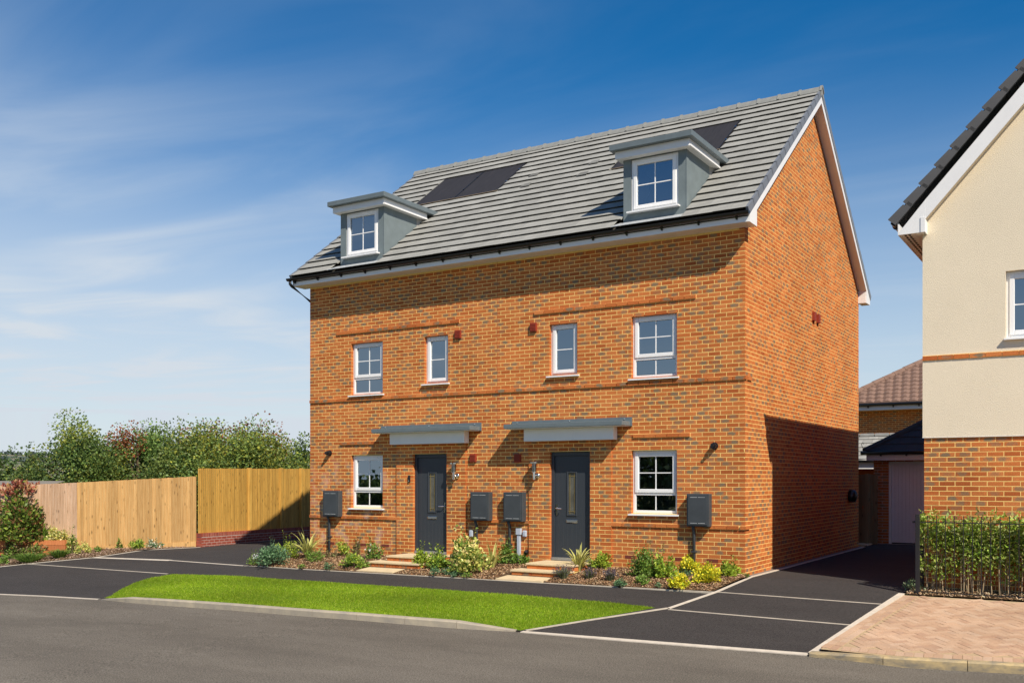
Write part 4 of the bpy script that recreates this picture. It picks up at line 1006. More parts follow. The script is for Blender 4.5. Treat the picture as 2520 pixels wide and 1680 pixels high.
for a, c, lab in ((-4.2, -3.2, 'buff paving slab in front of the right doorstep'), (-7.55, -6.62, 'buff paving slab in front of the left doorstep')):
    m = MB(); ys = (-1.53, -1.10)
    pts = [(a, -1.53), (c, -1.53), (c + .05, -1.12), (a + .05, -1.12)]
    m.prism([(x, y, gz(x, y) - .02) for x, y in pts], (0, 0, .055)); tag(m.build('paving_slab', M_STONE), lab, 'paving slab')
mc = part('manhole_cover', mat('slate_cover', (.10, .11, .12), .7, var=.2), None, (-1.95, -1.55, -.62, -.40, -.03, .012)); mc.rotation_euler = (math.radians(5), 0, 0); tag(mc, 'small flat slate grey inspection cover in the bark mulch', 'drain cover')

# ------------------------------------------------------------ cream neighbour house (its gable end faces the road)
NX, NY = 2.954, -.22; NW, ND = 8.1, 9.2; NS = 1.12; NAP = NX + NW / 2
nb = thing('neighbour_house', 'cream rendered house with orange brick base at the right edge', 'house')
PN = lambda u, v, d: (u, NY - d, v)
def nsoff(x): return 5.705 + NS * (min(x, 2 * NAP - x) - 2.98)
nwin = (4.10, 5.02, 3.80, 4.83)
m = MB(); m.quad(PN(NX, -.5, -.0012), PN(NX + NW, -.5, -.0012), PN(NX + NW, 2.36, -.0012), PN(NX, 2.36, -.0012))
nbb = m.build('brick_base', M_MORT, nb)
rects = layout(NX, NX + NW, -2, 31, start=1, base=.03)
vis = [r for r in rects if r[0] < 5.4]; lay_bricks(vis, PN, M_BRICK, nbb, 300); 
far_ = MB()
for r in rects:
    if r[0] >= 5.4: brick_box(far_, PN, r[0], r[1], r[2], r[3], -.1, 0)
tag(far_.build('brickwork', M_BRICK, nbb), kind='stuff')
RD = .022
m = MB(); us = [NX - .02, nwin[0], nwin[1], NAP, NX + NW + .02]
P_ = lambda u, v: PN(u, v, RD)
def col_(a, c, lo, f): m.poly([P_(a, lo), P_(c, lo), P_(c, f(c)), P_(a, f(a))])
top_ = lambda u: nsoff(min(max(u, 2.98), 2 * NAP - 2.98)) + .1
col_(us[0], us[1], 2.36, top_); col_(us[2], us[3], 2.36, top_); col_(us[3], us[4], 2.36, top_)
m.quad(P_(nwin[0], 2.36), P_(nwin[1], 2.36), P_(nwin[1], nwin[2]), P_(nwin[0], nwin[2])); m.poly([P_(nwin[0], nwin[3]), P_(nwin[1], nwin[3]), P_(nwin[1], top_(nwin[1])), P_(nwin[0], top_(nwin[0]))])
a, c, lo, hi = nwin
for q in (((a, lo), (a, hi)), ((c, lo), (c, hi)), ((a, hi), (c, hi)), ((a, lo), (c, lo))): m.quad(PN(*q[0], RD), PN(*q[1], RD), PN(*q[1], -.1), PN(*q[0], -.1))
m.quad(P_(us[0], 2.36), P_(us[4], 2.36), PN(us[4], 2.36, -.02), PN(us[0], 2.36, -.02))
m.quad((NX - .02, NY - RD, 2.36), (NX - .02, NY - RD, top_(NX)), (NX - .02, NY + .1, top_(NX)), (NX - .02, NY + .1, 2.36))
m.build('render_wall', M_RENDER, nb)
part('bell_bead', M_UPVC, nb, (NX - .024, NX + NW + .02, NY - RD - .004, NY - .003, 2.352, 2.3595))
m = MB(); m.box(NX - .02, NX + NW, NY - RD - .006, NY - RD + .03, 3.552, 3.632); bd = m.build('brick_band', M_MORT, nb)
rects = layout(NX - .02, NX + NW, 0, 1, base=3.560); lay_bricks([r for r in rects if r[0] < 6], lambda u, v, d: (u, NY - RD - .018 - d, v), M_BRICK, bd, 300, thick=.03)
nw_ = window('window', nwin[0], nwin[1], nwin[2] + .03, nwin[3] - .003, 'dorm', NY + .055, nb, sillw=.02)
part('side_wall', M_BRICK, nb, (NX + .001, NX + .1, NY + .11, NY + ND, -.5, 5.6)); part('far_side_wall', M_BRICK, nb, (NX + NW - .1, NX + NW, NY + .11, NY + ND, -.5, 5.6))
part('rear_wall', M_BRICK, nb, (NX, NX + NW, NY + ND - .1, NY + ND + .001, -.5, 5.6))
VO = .20; ye = NY - VO
m = MB()
for a, c in ((3.0, NAP), (NAP, 2 * NAP - 3.0)): m.prism([(a, ye, nsoff(a)), (c, ye, nsoff(c)), (c, ye, nsoff(c) + .30), (a, ye, nsoff(a) + .30)], (0, .022, 0))
bg_ = m.build('bargeboard', M_WHITE, nb)
m = MB(); m.prism([(2.62, ye - .001, 5.53), (3.001, ye - .001, 5.53), (3.001, ye - .001, nsoff(3.0) + .3), (2.62, ye - .001, nsoff(2.62) + .27)], (0, .024, 0)); m.build('box_end', M_WHITE, bg_)
part('box_trim', M_WHITE, bg_, (2.935, 2.998, ye - .012, ye - .0015, 5.53, 5.76)); part('box_side', M_WHITE, bg_, (2.985, 3.003, ye + .0235, NY - RD, 5.525, 5.75))
m = MB()
for a, c in ((2.98, NAP), (NAP, 2 * NAP - 2.98)): m.prism([(a, ye + .02, nsoff(a) + .02), (a, NY, nsoff(a) + .02), (a, NY, nsoff(a) + .03), (a, ye + .02, nsoff(a) + .03)], (c - a, 0, nsoff(c) - nsoff(a)))
m.build('verge_soffit', M_RENDER, nb)
part('fascia', M_WHITE, nb, (2.60, 2.619, ye, NY + ND + .2, 5.53, 5.70)); part('soffit', M_WHITE, nb, (2.6195, NX + .01, ye + .025, NY + ND + .2, 5.535, 5.547))
sv = MB()
for i in range(60): sv.box(2.68, 2.71, ye + .06 + i * .15, ye + .06 + i * .15 + .11, 5.532, 5.5348); sv.box(2.74, 2.77, ye + .06 + i * .15, ye + .06 + i * .15 + .11, 5.532, 5.5348)
sv.build('soffit_vent', M_TILEE, nb)
m = MB(); k = 9
for yy in (ye - .02, NY + ND + .2):
    for i in range(k): t = math.pi + math.pi * i / (k - 1); m.v.append((2.548 + .055 * math.cos(t), yy, 5.735 + .058 * math.sin(t)))
for i in range(k - 1): m.face((i, i + 1, k + i + 1, k + i))
m.face(tuple(range(k))); ng = m.build('gutter', M_BLACK, nb, True)
for i in range(12):
    m = MB(); yy = ye + .2 + i * .8
    pts = [(2.548 + .062 * math.cos(math.pi + math.pi * q / 8), yy, 5.735 + .066 * math.sin(math.pi + math.pi * q / 8)) for q in range(9)]
    m.tube(pts, .008, 5); m.build('gutter_bracket', M_BLACK, ng)
# roof with stepped verge units
th = math.atan(NS); NG = .335; c_, s_ = math.cos(th), math.sin(th)
tx0, tz0 = 2.545, 5.735; NL = (NAP - tx0) / c_
m = MB()
for xx_ in (tx0, 2 * NAP - tx0): m.prism([(xx_, ye + .02, tz0 + .02), (NAP, ye + .02, tz0 + .02 + (NAP - tx0) * NS), (NAP, ye + .02, tz0 + .0 + (NAP - tx0) * NS), (xx_, ye + .02, tz0)], (0, ND + .3, 0))
nr = m.build('roof', M_DTILE, nb)
m = MB(); q = lambda s, h: (tx0 + s * c_ - h * s_, 0, tz0 + s * s_ + h * c_)
m.prism([q(-.02, -.05), q(NG - .05, -.055), q(NG - .05, .070), q(-.02, .10)], (0, .05, 0)); m.prism([q(NG - .0499, -.055), q(NG + .03, -.055), q(NG + .03, .035), q(NG - .0499, .035)], (0, .022, 0))
m.box(*(0,) * 6) if 0 else None
vm = m.mesh('verge_cap', M_DVERGE); s = 0; i = 0
while s < NL - .2: o = link('verge_cap', vm, nr); o.location = (s * c_, ye - .03, s * s_); s += NG
m = MB()
for r in range(int(NL / NG) + 1):
    a, b2 = r * NG, min((r + 1) * NG + .04, NL); p0, p1 = q(a, .085), q(b2, .055)
    m.quad((p0[0], ye + .02, p0[2]), (p1[0], ye + .02, p1[2]), (p1[0], NY + ND + .2, p1[2]), (p0[0], NY + ND + .2, p0[2]))
m.build('roof_slope', M_DTILE, nr)

# ------------------------------------------------------------ railing, hedge
rl = thing('metal_railing', 'black metal railing with thin upright bars in front of the hedge', 'railing')
RY, RX0 = -.66, 2.93; zt = gz(RX0, RY)
def rail_run(xs, ys):
    pass
part('post', M_FENCEM, rl, (RX0 - .03, RX0 + .03, RY - .03, RY + .03, zt - .1, zt + 1.24), bevel=.004)
part('post', M_FENCEM, rl, (4.40, 4.46, RY - .03, RY + .03, zt - .1, zt + 1.20), bevel=.004); part('post', M_FENCEM, rl, (5.9, 5.96, RY - .03, RY + .03, zt - .1, zt + 1.20), bevel=.004)
for z in (1.118, .058): part('rail', M_FENCEM, rl, (RX0 + .031, 5.9, RY - .012, RY + .012, zt + z - .007, zt + z + .007)); part('rail', M_FENCEM, rl, (RX0 - .01, RX0 + .014, RY + .031, NY + .6, zt + z - .007, zt + z + .007))
q = MB(); q.tube([(0, 0, .03), (0, 0, 1.225)], .0065, 6); bm_ = q.mesh('bar', M_FENCEM); x = RX0 + .145
while x < 5.85: o = link('bar', bm_, rl); o.location = (x, RY, zt); x += .1235
y = RY + .11
while y < NY + .6: o = link('bar', bm_, rl); o.location = (RX0, y, zt); y += .11
q = MB(); q.tube([(RX0 - .075, RY, zt + 1.12), (RX0 - .03, RY, zt + 1.12)], .014, 8); q.build('rail_fixing', M_FENCEM, rl)
hg = thing('hedge', 'loose green leafy hedge behind the black railing', 'hedge')
n = 17000; xx = rng.uniform(2.98, 6.3, n); cl = np.sort(rng.uniform(2.98, 6.3, 150)); ci = rng.integers(0, 150, n); czz = rng.uniform(.22, 1.13, 150) ** .75
xx = np.clip(cl[ci] + rng.normal(size=n) * .15, 2.95, 6.3); zzv = czz[ci] + rng.normal(size=n) * .09; yy = rng.uniform(-.58, -.27, n)
keep = rng.random(n) < np.clip(.10 + zzv * .95, .06, 1); keep &= (zzv > .14) & (zzv < 1.30)
P = np.c_[xx, yy, zzv - .06][keep]; n = len(P)
V, Fc, C = leaves(P, rng.normal(size=(n, 3)) * [1, 1, .6] + [0, -.25, .75], .060, .26, pal([(.26, .38, .05), (.36, .47, .08), (.18, .29, .035), (.48, .53, .18)], n))
np_mesh('foliage', V, Fc, C, M_LEAF, hg); q = MB()
for i in range(70):
    x0 = 2.98 + 3.2 * random.random(); y0 = random.uniform(-.5, -.3)
    q.tube([(x0, y0, -.05), (x0 + random.gauss(0, .04), y0, .45), (x0 + random.gauss(0, .11), y0, random.uniform(.8, 1.15))], [.009, .007, .003], 5, False)
q.build('stems', mat('pale_stems', (.36, .27, .16), .8), hg)
bush('low_plant', 'small grey green plant at the foot of the railing post', 'plant', 2.82, -.42, .24, .14, [(.12, .17, .09), (.17, .22, .13)], 160, .035)

# ------------------------------------------------------------ garage at the end of the drive
ga = thing('garage', 'brick garage with pale ribbed door and dark hipped roof behind the neighbour', 'garage')
GYY = 10.62; PGA = lambda u, v, d: (u, GYY - d, v)
m = MB(); sheet_holes(m, PGA, -.02, 3.3, -.2, 2.45, [(.36, 2.76, 0, 2.17)], -.0012); gwl = m.build('front_wall', M_MORTG, ga)
lay_bricks(layout(-.02, 3.3, 0, 32, [(.36, 2.76, -1, 2.17)]), PGA, M_BRICK, gwl, 120)
part('side_wall', M_BRICK, ga, (-.019, .08, GYY + .11, GYY + 5.5, -.2, 2.45)); part('side_wall', M_BRICK, ga, (3.2, 3.3, GYY + .11, GYY + 5.5, -.2, 2.45))
fr_ = part('door_frame', M_UPVC, ga, (.36, .42, GYY + .02, GYY + .1, .0, 2.17), (2.70, 2.76, GYY + .02, GYY + .1, 0, 2.17), (.42, 2.70, GYY + .021, GYY + .1, 2.10, 2.17))
gd = part('garage_door', M_GDOOR, ga, (.42, 2.70, GYY + .075, GYY + .11, .03, 2.10))
x = .425
while x < 2.68: part('door_rib', M_GDOOR, gd, (x, x + .078, GYY + .06, GYY + .0745, .04, 2.095)); x += .091
part('door_seal', M_BLACK, gd, (.43, 2.69, GYY + .055, GYY + .075, .0, .028))
part('fascia', M_WHITE, ga, (-.12, 3.4, GYY - .32, GYY - .30, 2.20, 2.38)); part('soffit', M_WHITE, ga, (-.12, 3.4, GYY - .2995, GYY - .001, 2.205, 2.215)); part('fascia', M_WHITE, ga, (-.14, -.1205, GYY - .32, GYY + 5.6, 2.20, 2.38))
q = MB(); q.tube([(-.27, GYY - .375, 2.40), (3.5, GYY - .375, 2.40)], .055, 10); q.build('gutter', M_BLACK, ga, True)
for x in (.22, .85, 1.5): part('gutter_bracket', M_BLACK, ga, (x, x + .03, GYY - .40, GYY - .3205, 2.31, 2.38))
gr = MB(); ey, ex0, ex1 = GYY - .36, -.18, 3.46; pch = .62; half = (ex1 - ex0) / 2
apex = ((ex0 + ex1) / 2, ey + half, 2.42 + half * pch)
gr.poly([(ex0, ey, 2.42), (ex1, ey, 2.42), apex]); gr.poly([(ex0, ey, 2.42), apex, (apex[0], GYY + 5.5, apex[2]), (ex0, GYY + 5.5, 2.42)]); gr.poly([(ex1, ey, 2.42), (ex1, GYY + 5.5, 2.42), (apex[0], GYY + 5.5, apex[2]), apex])
grf = gr.build('roof', M_DTILE, ga)
sl_ = half * math.hypot(1, pch); rows = 6
for r in range(rows):
    f0, f1 = r / rows, (r + 1) / rows; yA, yB = ey + half * f0, ey + half * (f1 + .015); zA, zB = 2.42 + half * pch * f0 + .035, 2.42 + half * pch * (f1 + .015) + .012
    xa, xb = ex0 + half * f0, ex1 - half * f0; nt_ = max(1, round((xb - xa) / .34)); off = .17 if r % 2 else 0
    x = xa
    while x < xb - .02:
        x2 = min(x + (.34 if x > xa or not off else .17), xb)
        q = MB(); ca_ = ex0 + half * (f1 + .01); cb_ = ex1 - half * (f1 + .01)
        q.poly([(x + .003, yA, zA), (x2 - .003, yA, zA), (min(max(x2 - .003, ca_), cb_), yB, zB), (max(min(x + .003, cb_), ca_), yB, zB)]); q.quad((x + .003, yA, zA), (x2 - .003, yA, zA), (x2 - .003, yA + .01, zA - .03), (x + .003, yA + .01, zA - .03))
        q.build('roof_tile', M_DTILE, grf); x = x2
hv = Vector(apex) - Vector((ex0, ey, 2.42)); k = 8
for i in range(k):
    p0 = Vector((ex0, ey, 2.45)) + hv * (i / k); p1 = Vector((ex0, ey, 2.45)) + hv * ((i + 1) / k)
    q = MB(); q.tube([tuple(p0), tuple(p1)], [.085, .078], 8); q.build('hip_tile', M_DTILE, grf)
q = MB(); q.tube([(-.21, ey - .02, 2.52), (-.24, ey - .02, 2.58), (-.25, ey - .02, 2.64), (-.22, ey - .02, 2.67), (-.19, ey - .02, 2.65), (-.20, ey - .02, 2.63)], .008, 5); q.build('hip_iron', M_BLACK, grf)

gt = thing('wooden_gate', 'brown ledged wooden gate between the brick house and the garage', 'gate')
gyp = 9.9
part('gate_post', M_WD, gt, (-.075, .0, gyp - .05, gyp + .05, -.05, 1.85)); part('gate_rail', M_WD, gt, (-.9, -.08, gyp - .03, gyp + .0, 1.66, 1.83)); part('gate_stile', M_WD, gt, (-.16, -.0755, gyp - .029, gyp, .05, 1.659))
for i in range(8): part('board', M_WD, gt, (-.9 + i * .093, -.9 + i * .093 + .09, gyp + .001, gyp + .02, .05, 1.655))
q = MB(); q.tube([(-.13, gyp - .03, 1.0), (-.13, gyp - .08, 1.0), (-.13, gyp - .08, .93)], .012, 6); q.build('latch', M_STEEL, gt)
fg = thing('fence_panel', 'narrow brown timber fence panel between the gate and the garage', 'fence')
for i in range(2): part('board', M_WD, fg, (.005 + i * .10, .100 + i * .10, 10.02, 10.04, -.05, 1.83))
part('fence_post', M_WD, fg, (-.0, .022, 9.93, 10.019, -.05, 1.84))
part('path_slab', M_STONE, fg, (-.4, .1, 9.3, 9.88, -.03, .035))

# ------------------------------------------------------------ houses behind
fh = thing('far_house', 'brick house with brown pantiled hipped roof behind the garage', 'house')
FYY = 21.0; PFH = lambda u, v, d: (u, FYY - d, v)
m = MB(); m.quad(PFH(-4.3, -.5, -.0012), PFH(4, -.5, -.0012), PFH(4, 4.3, -.0012), PFH(-4.3, 4.3, -.0012)); fwl = m.build('front_wall', M_MORT, fh)
rr = layout(-4.3, 1.6, 38, 57); lay_bricks(rr, PFH, M_BRICK, fwl, 0)
part('side_wall', M_BRICK, fh, (-4.299, -4.2, FYY + .11, FYY + 7, -.5, 4.3))
part('fascia', M_WHITE, fh, (-4.7, 4.4, FYY - .42, FYY - .40, 4.22, 4.40)); part('soffit', M_WHITE, fh, (-4.7, 4.4, FYY - .399, FYY, 4.225, 4.235))
q = MB(); q.tube([(-4.8, FYY - .48, 4.42), (4.4, FYY - .48, 4.42)], .058, 8); q.build('gutter', M_BLACK, fh, True)
for i in range(9): part('gutter_bracket', M_BLACK, fh, (-4 + i * .87, -3.96 + i * .87, FYY - .5, FYY - .4205, 4.30, 4.41))
ey = FYY - .46; pch = .62; ex0 = -3.55; hh = 3.4
ap = (ex0 + hh, ey + hh, 4.46 + hh * pch)
m = MB(); m.poly([(ex0, ey, 4.44), (5, ey, 4.44), (5, ey + hh, 4.44 + hh * pch), (ap[0], ap[1], 4.44 + hh * pch)]); m.poly([(ex0, ey, 4.44), (ap[0], ap[1], 4.44 + hh * pch), (ex0, ey + 2 * hh, 4.44)]); m.poly([(ap[0], ap[1], 4.44 + hh * pch), (5, ap[1], 4.44 + hh * pch), (5, ey + 2 * hh, 4.44), (ex0, ey + 2 * hh, 4.44)])
frf = m.build('roof', M_BTILE, fh)
m = MB(); rows = 13; wv = .30
for r in range(rows):                            # pantiles: a rolled sheet course by course
    f0, f1 = hh * r / rows, hh * (r + 1.12) / rows; x = ex0 + f0
    k = 0
    while x < 2.2:
        for (du, h0), (du2, h1) in (((0, .0), (.10, .045)), ((.10, .045), (.20, .045)), ((.20, .045), (.30, .0))):
            xa, xb = x + du, x + du2; lift = .055
            A = [(xa, ey + f0, 4.45 + f0 * pch + h0 + lift), (xb, ey + f0, 4.45 + f0 * pch + h1 + lift), (max(xb, ex0 + f1), ey + f1, 4.45 + f1 * pch + h1 + .01), (max(xa, ex0 + f1), ey + f1, 4.45 + f1 * pch + h0 + .01)]
            m.quad(*A); m.quad((xa, ey + f0, 4.45 + f0 * pch - .01), (xb, ey + f0, 4.45 + f0 * pch - .01), A[1], A[0])
        x += wv
tag(m.build('pantiles', M_BTILE, frf), kind='stuff')
hv = Vector((hh, hh, hh * pch)); 
for i in range(11):
    p0 = Vector((ex0, ey, 4.50)) + hv * (i / 11); p1 = Vector((ex0, ey, 4.50)) + hv * ((i + 1) / 11); q = MB(); q.tube([tuple(p0), tuple(p1)], [.12, .11], 8); q.build('hip_tile', M_BTILE, frf)

sg = thing('small_garage', 'low brick outbuilding with pale grey tiled roof behind the wooden gate', 'outbuilding')
SY = 16.0
part('wall', M_BRICK, sg, (-4, -.35, SY - 1.0, SY + 1.4, -.3, 2.2)); part('fascia', M_WHITE, sg, (-4.1, -.25, SY - 1.27, SY - 1.25, 2.02, 2.25))
q = MB(); q.tube([(-4.2, SY - 1.33, 2.28), (-.2, SY - 1.33, 2.28)], .055, 8); q.build('gutter', M_BLACK, sg, True)
m = MB(); m.prism([(-4.1, SY - 1.3, 2.26), (-4.1, SY, 3.05), (-4.1, SY + 1.6, 2.2)], (3.9, 0, 0)); srf = m.build('roof', M_TILEE, sg)
rows = 6
for r in range(rows):
    y0, y1 = SY - 1.32 + 1.32 * r / rows, SY - 1.32 + 1.32 * (r + 1.15) / rows; z0, z1 = 2.29 + .80 * r / rows + .03, 2.29 + .8 * (r + 1.15) / rows
    x = -.19 - (.15 if r % 2 else 0)
    while x > -2.6:
        q = MB(); q.quad((x - .296, y0, z0), (x, y0, z0), (x, y1, z1), (x - .296, y1, z1)); q.quad((x - .296, y0 + .01, z0 - .03), (x, y0 + .01, z0 - .03), (x, y0, z0), (x - .296, y0, z0)); q.build('roof_tile', M_TILE, srf); x -= .3
x = -.2
while x > -2.8: q = MB(); q.tube([(x, SY, 3.08), (x - .42, SY, 3.08)], .09, 8); q.build('ridge_tile', M_RIDGE, srf); x -= .45

# ------------------------------------------------------------ fences and low wall on the left
def board_fence(name, label, A, B, zA, zB, hA, hB, m, gravel=None, bw=.085, post=(), back=1):
    """feather edge boards from A to B; tops run from hA to hB above zA, zB"""
    root = thing(name, label, 'fence'); A, B = Vector((*A, 0)), Vector((*B, 0)); d = (B - A); L = d.length; d.normalize(); nn = Vector((d.y, -d.x, 0))
    if (Vector((CX, CY, 0)) - A).dot(nn) < 0: nn = -nn
    s = 0
    while s < L - .02:
        t = (s + bw / 2) / L; w = min(bw + .012, L - s); z0 = zA + (zB - zA) * t; z1 = z0 + hA + (hB - hA) * t + random.uniform(-.004, .004)
        zb = z0 + (gravel or 0); p = A + d * s; th0, th1 = .004 + random.uniform(0, .003), .017
        q = MB(); f = lambda u, h, z: tuple(d * u + nn * h + Vector((0, 0, z - z0)))
        q.v += [f(0, th1, zb), f(w, th0, zb), f(w, th0, z1), f(0, th1, z1), f(0, -.008, zb), f(w, -.008, zb), f(w, -.008, z1), f(0, -.008, z1)]
        for k in ((0, 1, 2, 3), (1, 5, 6, 2), (4, 0, 3, 7), (3, 2, 6, 7), (5, 4, 7, 6)): q.face(k)
        o = q.build('board', m, root); o.location = p + Vector((0, 0, z0)); s += bw
    if gravel:
        k = 5
        for i in range(k):
            q = MB(); pa, pb = A + d * (L * i / k + .004) + nn * .03, A + d * (L * (i + 1) / k - .004) + nn * .03; za, zc = zA + (zB - zA) * i / k, zA + (zB - zA) * (i + 1) / k
            q.prism([(pa.x, pa.y, za - .1), (pb.x, pb.y, zc - .1), (pb.x, pb.y, zc + gravel + .01), (pa.x, pa.y, za + gravel + .01)], tuple(-nn * .03)); q.build('gravel_board', m, root)
    for t in post:
        p = A + d * (L * t) + nn * .03; z0 = zA + (zB - zA) * t; hh_ = hA + (hB - hA) * t
        q = MB(); q.box(-.05, .05, -.05, .05, 0, hh_ + .02); o = q.build('fence_post', m, root); o.location = (p.x, p.y, z0); o.rotation_euler = (0, 0, math.atan2(d.y, d.x))
    return root
def pt(px, Zd): X = (px - PX) / F * Zd; return (CX + X * CT - Zd * ST, CY + X * ST + Zd * CT)
def zz_(py, Zd): return CZ + (HY - py) * Zd / F
# tall fence standing on a low brick wall
WA, WB = pt(488, 26.5), pt(790, 32.6)
zwa, zwb = zz_(1347, 26.5), zz_(1318, 32.6)
cwa, cwb = zz_(1311, 26.5), zz_(1292.5, 32.6)
lwl = thing('low_brick_wall', 'low red brick wall with upright coping bricks under the tall fence', 'wall')
wd = (Vector((*WB, 0)) - Vector((*WA, 0))); wL = wd.length; wd.normalize(); wn_ = Vector((wd.y, -wd.x, 0))
if (Vector((CX, CY, 0)) - Vector((*WA, 0))).dot(wn_) < 0: wn_ = -wn_
PW = lambda u, v, dd: tuple(Vector((*WA, 0)) + wd * u + wn_ * (dd + .11) + Vector((0, 0, v)))
wb = cwa - .115
m = MB(); m.quad(PW(0, -.6, -.0012), PW(wL, -.6, -.0012), PW(wL, cwb - .01, -.0012), PW(0, cwa - .01, -.0012)); m.quad(PW(.01, -.6, -.0012), PW(.01, -.6, -.21), PW(.01, cwa - .01, -.21), PW(.01, cwa - .01, -.0012)); m.quad(PW(0, cwa - .012, -.01), PW(wL, cwb - .012, -.01), PW(wL, cwb - .012, -.2), PW(0, cwa - .012, -.2))
wm = m.build('mortar_core', M_MORTG, lwl)
slope = (cwb - cwa) / wL
def tilt(P0): return lambda u, v, dd: P0(u, v + slope * u, dd)
lay_bricks(layout(0, wL, 0, 5, base=wb - 5 * .075), tilt(PW), M_RED, wm, 200, jit=.8)
lay_bricks([(a, a + .065, wb + .008, wb + .11, .002) for a in np.arange(0, wL - .07, .075)], tilt(PW), M_RED, wm, 120, name='coping_brick')
PE = lambda u, v, dd: tuple(Vector((*WA, 0)) - wd * dd + wn_ * (.11 - u) + Vector((0, 0, v)))
for k in range(5):
    for u0, u1 in (((0, .1), (.112, .215)) if k % 2 else ((0.0, .215),)):
        q = MB(); brick_box(q, PE, u0, u1, wb - (k + 1) * .075, wb - (k + 1) * .075 + .065, -.05, .001); q.build('brick', M_RED, wm)
q = MB(); brick_box(q, PE, 0, .215, wb + .008, wb + .11, -.05, .003); q.build('coping_brick', M_RED, wm)
ftop = zz_(1152, 26.5), zz_(1153.2, 32.6)
board_fence('timber_fence', 'tall golden timber fence standing on the low red brick wall', (WA[0] + wn_.x * .0, WA[1] + wn_.y * .0), WB, cwa - .02, cwb - .02, ftop[0] - cwa + .02, ftop[1] - cwb + .02, M_WY, post=(.36, .62, .80), bw=.088)
# middle and left-hand fences
A1, A2, A3 = pt(483, 26.5), pt(190, 26.5), pt(-60, 26.3)
board_fence('timber_fence', 'tan timber fence between the tall golden fence and the grey brown one', A1, A2, zz_(1342, 26.5), zz_(1358, 26.5), zz_(1171.6, 26.5) - zz_(1342, 26.5), zz_(1186.8, 26.5) - zz_(1358, 26.5), M_WT, gravel=.11)
board_fence('timber_fence', 'weathered grey brown timber fence behind the red tipped shrub', A2, A3, zz_(1358, 26.5), zz_(1378, 26.3), zz_(1186.8, 26.5) - zz_(1358, 26.5), zz_(1198, 26.3) - zz_(1378, 26.3), M_WG)
# sleeper planter
pl_ = thing('timber_planter', 'raised planter of orange timber sleepers below the red tipped shrub', 'planter')
Pa, Pb = ground_at(160, 1364), ground_at(-70, 1380); PZ = depth(*Pa) + .3; dv_ = Vector((Pb[0] - Pa[0], Pb[1] - Pa[1], 0)); Lp = dv_.length; dv_.normalize(); np_ = Vector((dv_.y, -dv_.x, 0))
if (Vector((CX, CY, 0)) - Vector((*Pa, 0))).dot(np_) < 0: np_ = -np_
zp0, zp1 = gz(*Pa) - .03, zz_(1328, depth(*Pa))
for i in range(3):
    hgt_ = (zp1 - zp0) / 3; z0 = zp0 + i * hgt_
    q = MB(); a_ = Vector((*Pa, z0)); q.prism([tuple(a_), tuple(a_ + dv_ * Lp), tuple(a_ + dv_ * Lp + Vector((0, 0, hgt_ - .008))), tuple(a_ + Vector((0, 0, hgt_ - .008)))], tuple(-np_ * .09)); q.build('sleeper', M_WO, pl_)
    q = MB(); a_ = Vector((*Pa, z0)) - np_ * .092; q.prism([tuple(a_), tuple(a_ - np_ * .5), tuple(a_ - np_ * .5 + Vector((0, 0, hgt_ - .008))), tuple(a_ + Vector((0, 0, hgt_ - .008)))], tuple(dv_ * .09)); q.build('sleeper', M_WO, pl_)
q = MB(); a_ = Vector((*Pa, zp1 - .06)) - np_ * .05; q.poly([tuple(a_ + dv_ * .05), tuple(a_ + dv_ * Lp), tuple(a_ + dv_ * Lp - np_ * .55), tuple(a_ + dv_ * .05 - np_ * .55)]); q.build('planter_soil', M_EARTH, pl_)
shed = thing('shed', 'low shed with flat grey roof just showing over the left fence', 'shed')
Sa, Sb = pt(-120, 40), pt(78, 40); q = MB(); z1 = zz_(1183, 40)
v = [Vector((*Sa, 0)), Vector((*Sb, 0))]; away = Vector((-ST, CT, 0)) * 3
q.poly([tuple(v[0] + Vector((0, 0, z1 - .42))), tuple(v[1] + Vector((0, 0, z1 - .42))), tuple(v[1] + away + Vector((0, 0, z1))), tuple(v[0] + away + Vector((0, 0, z1)))]); q.build('roof', mat('grey_felt', (.20, .18, .155), .9, var=.1), shed)
q = MB(); q.prism([tuple(v[0] + Vector((0, 0, -1.6))), tuple(v[1] + Vector((0, 0, -1.6))), tuple(v[1] + Vector((0, 0, z1 - .43))), tuple(v[0] + Vector((0, 0, z1 - .43)))], tuple(away)); q.build('wall', M_WD, shed)

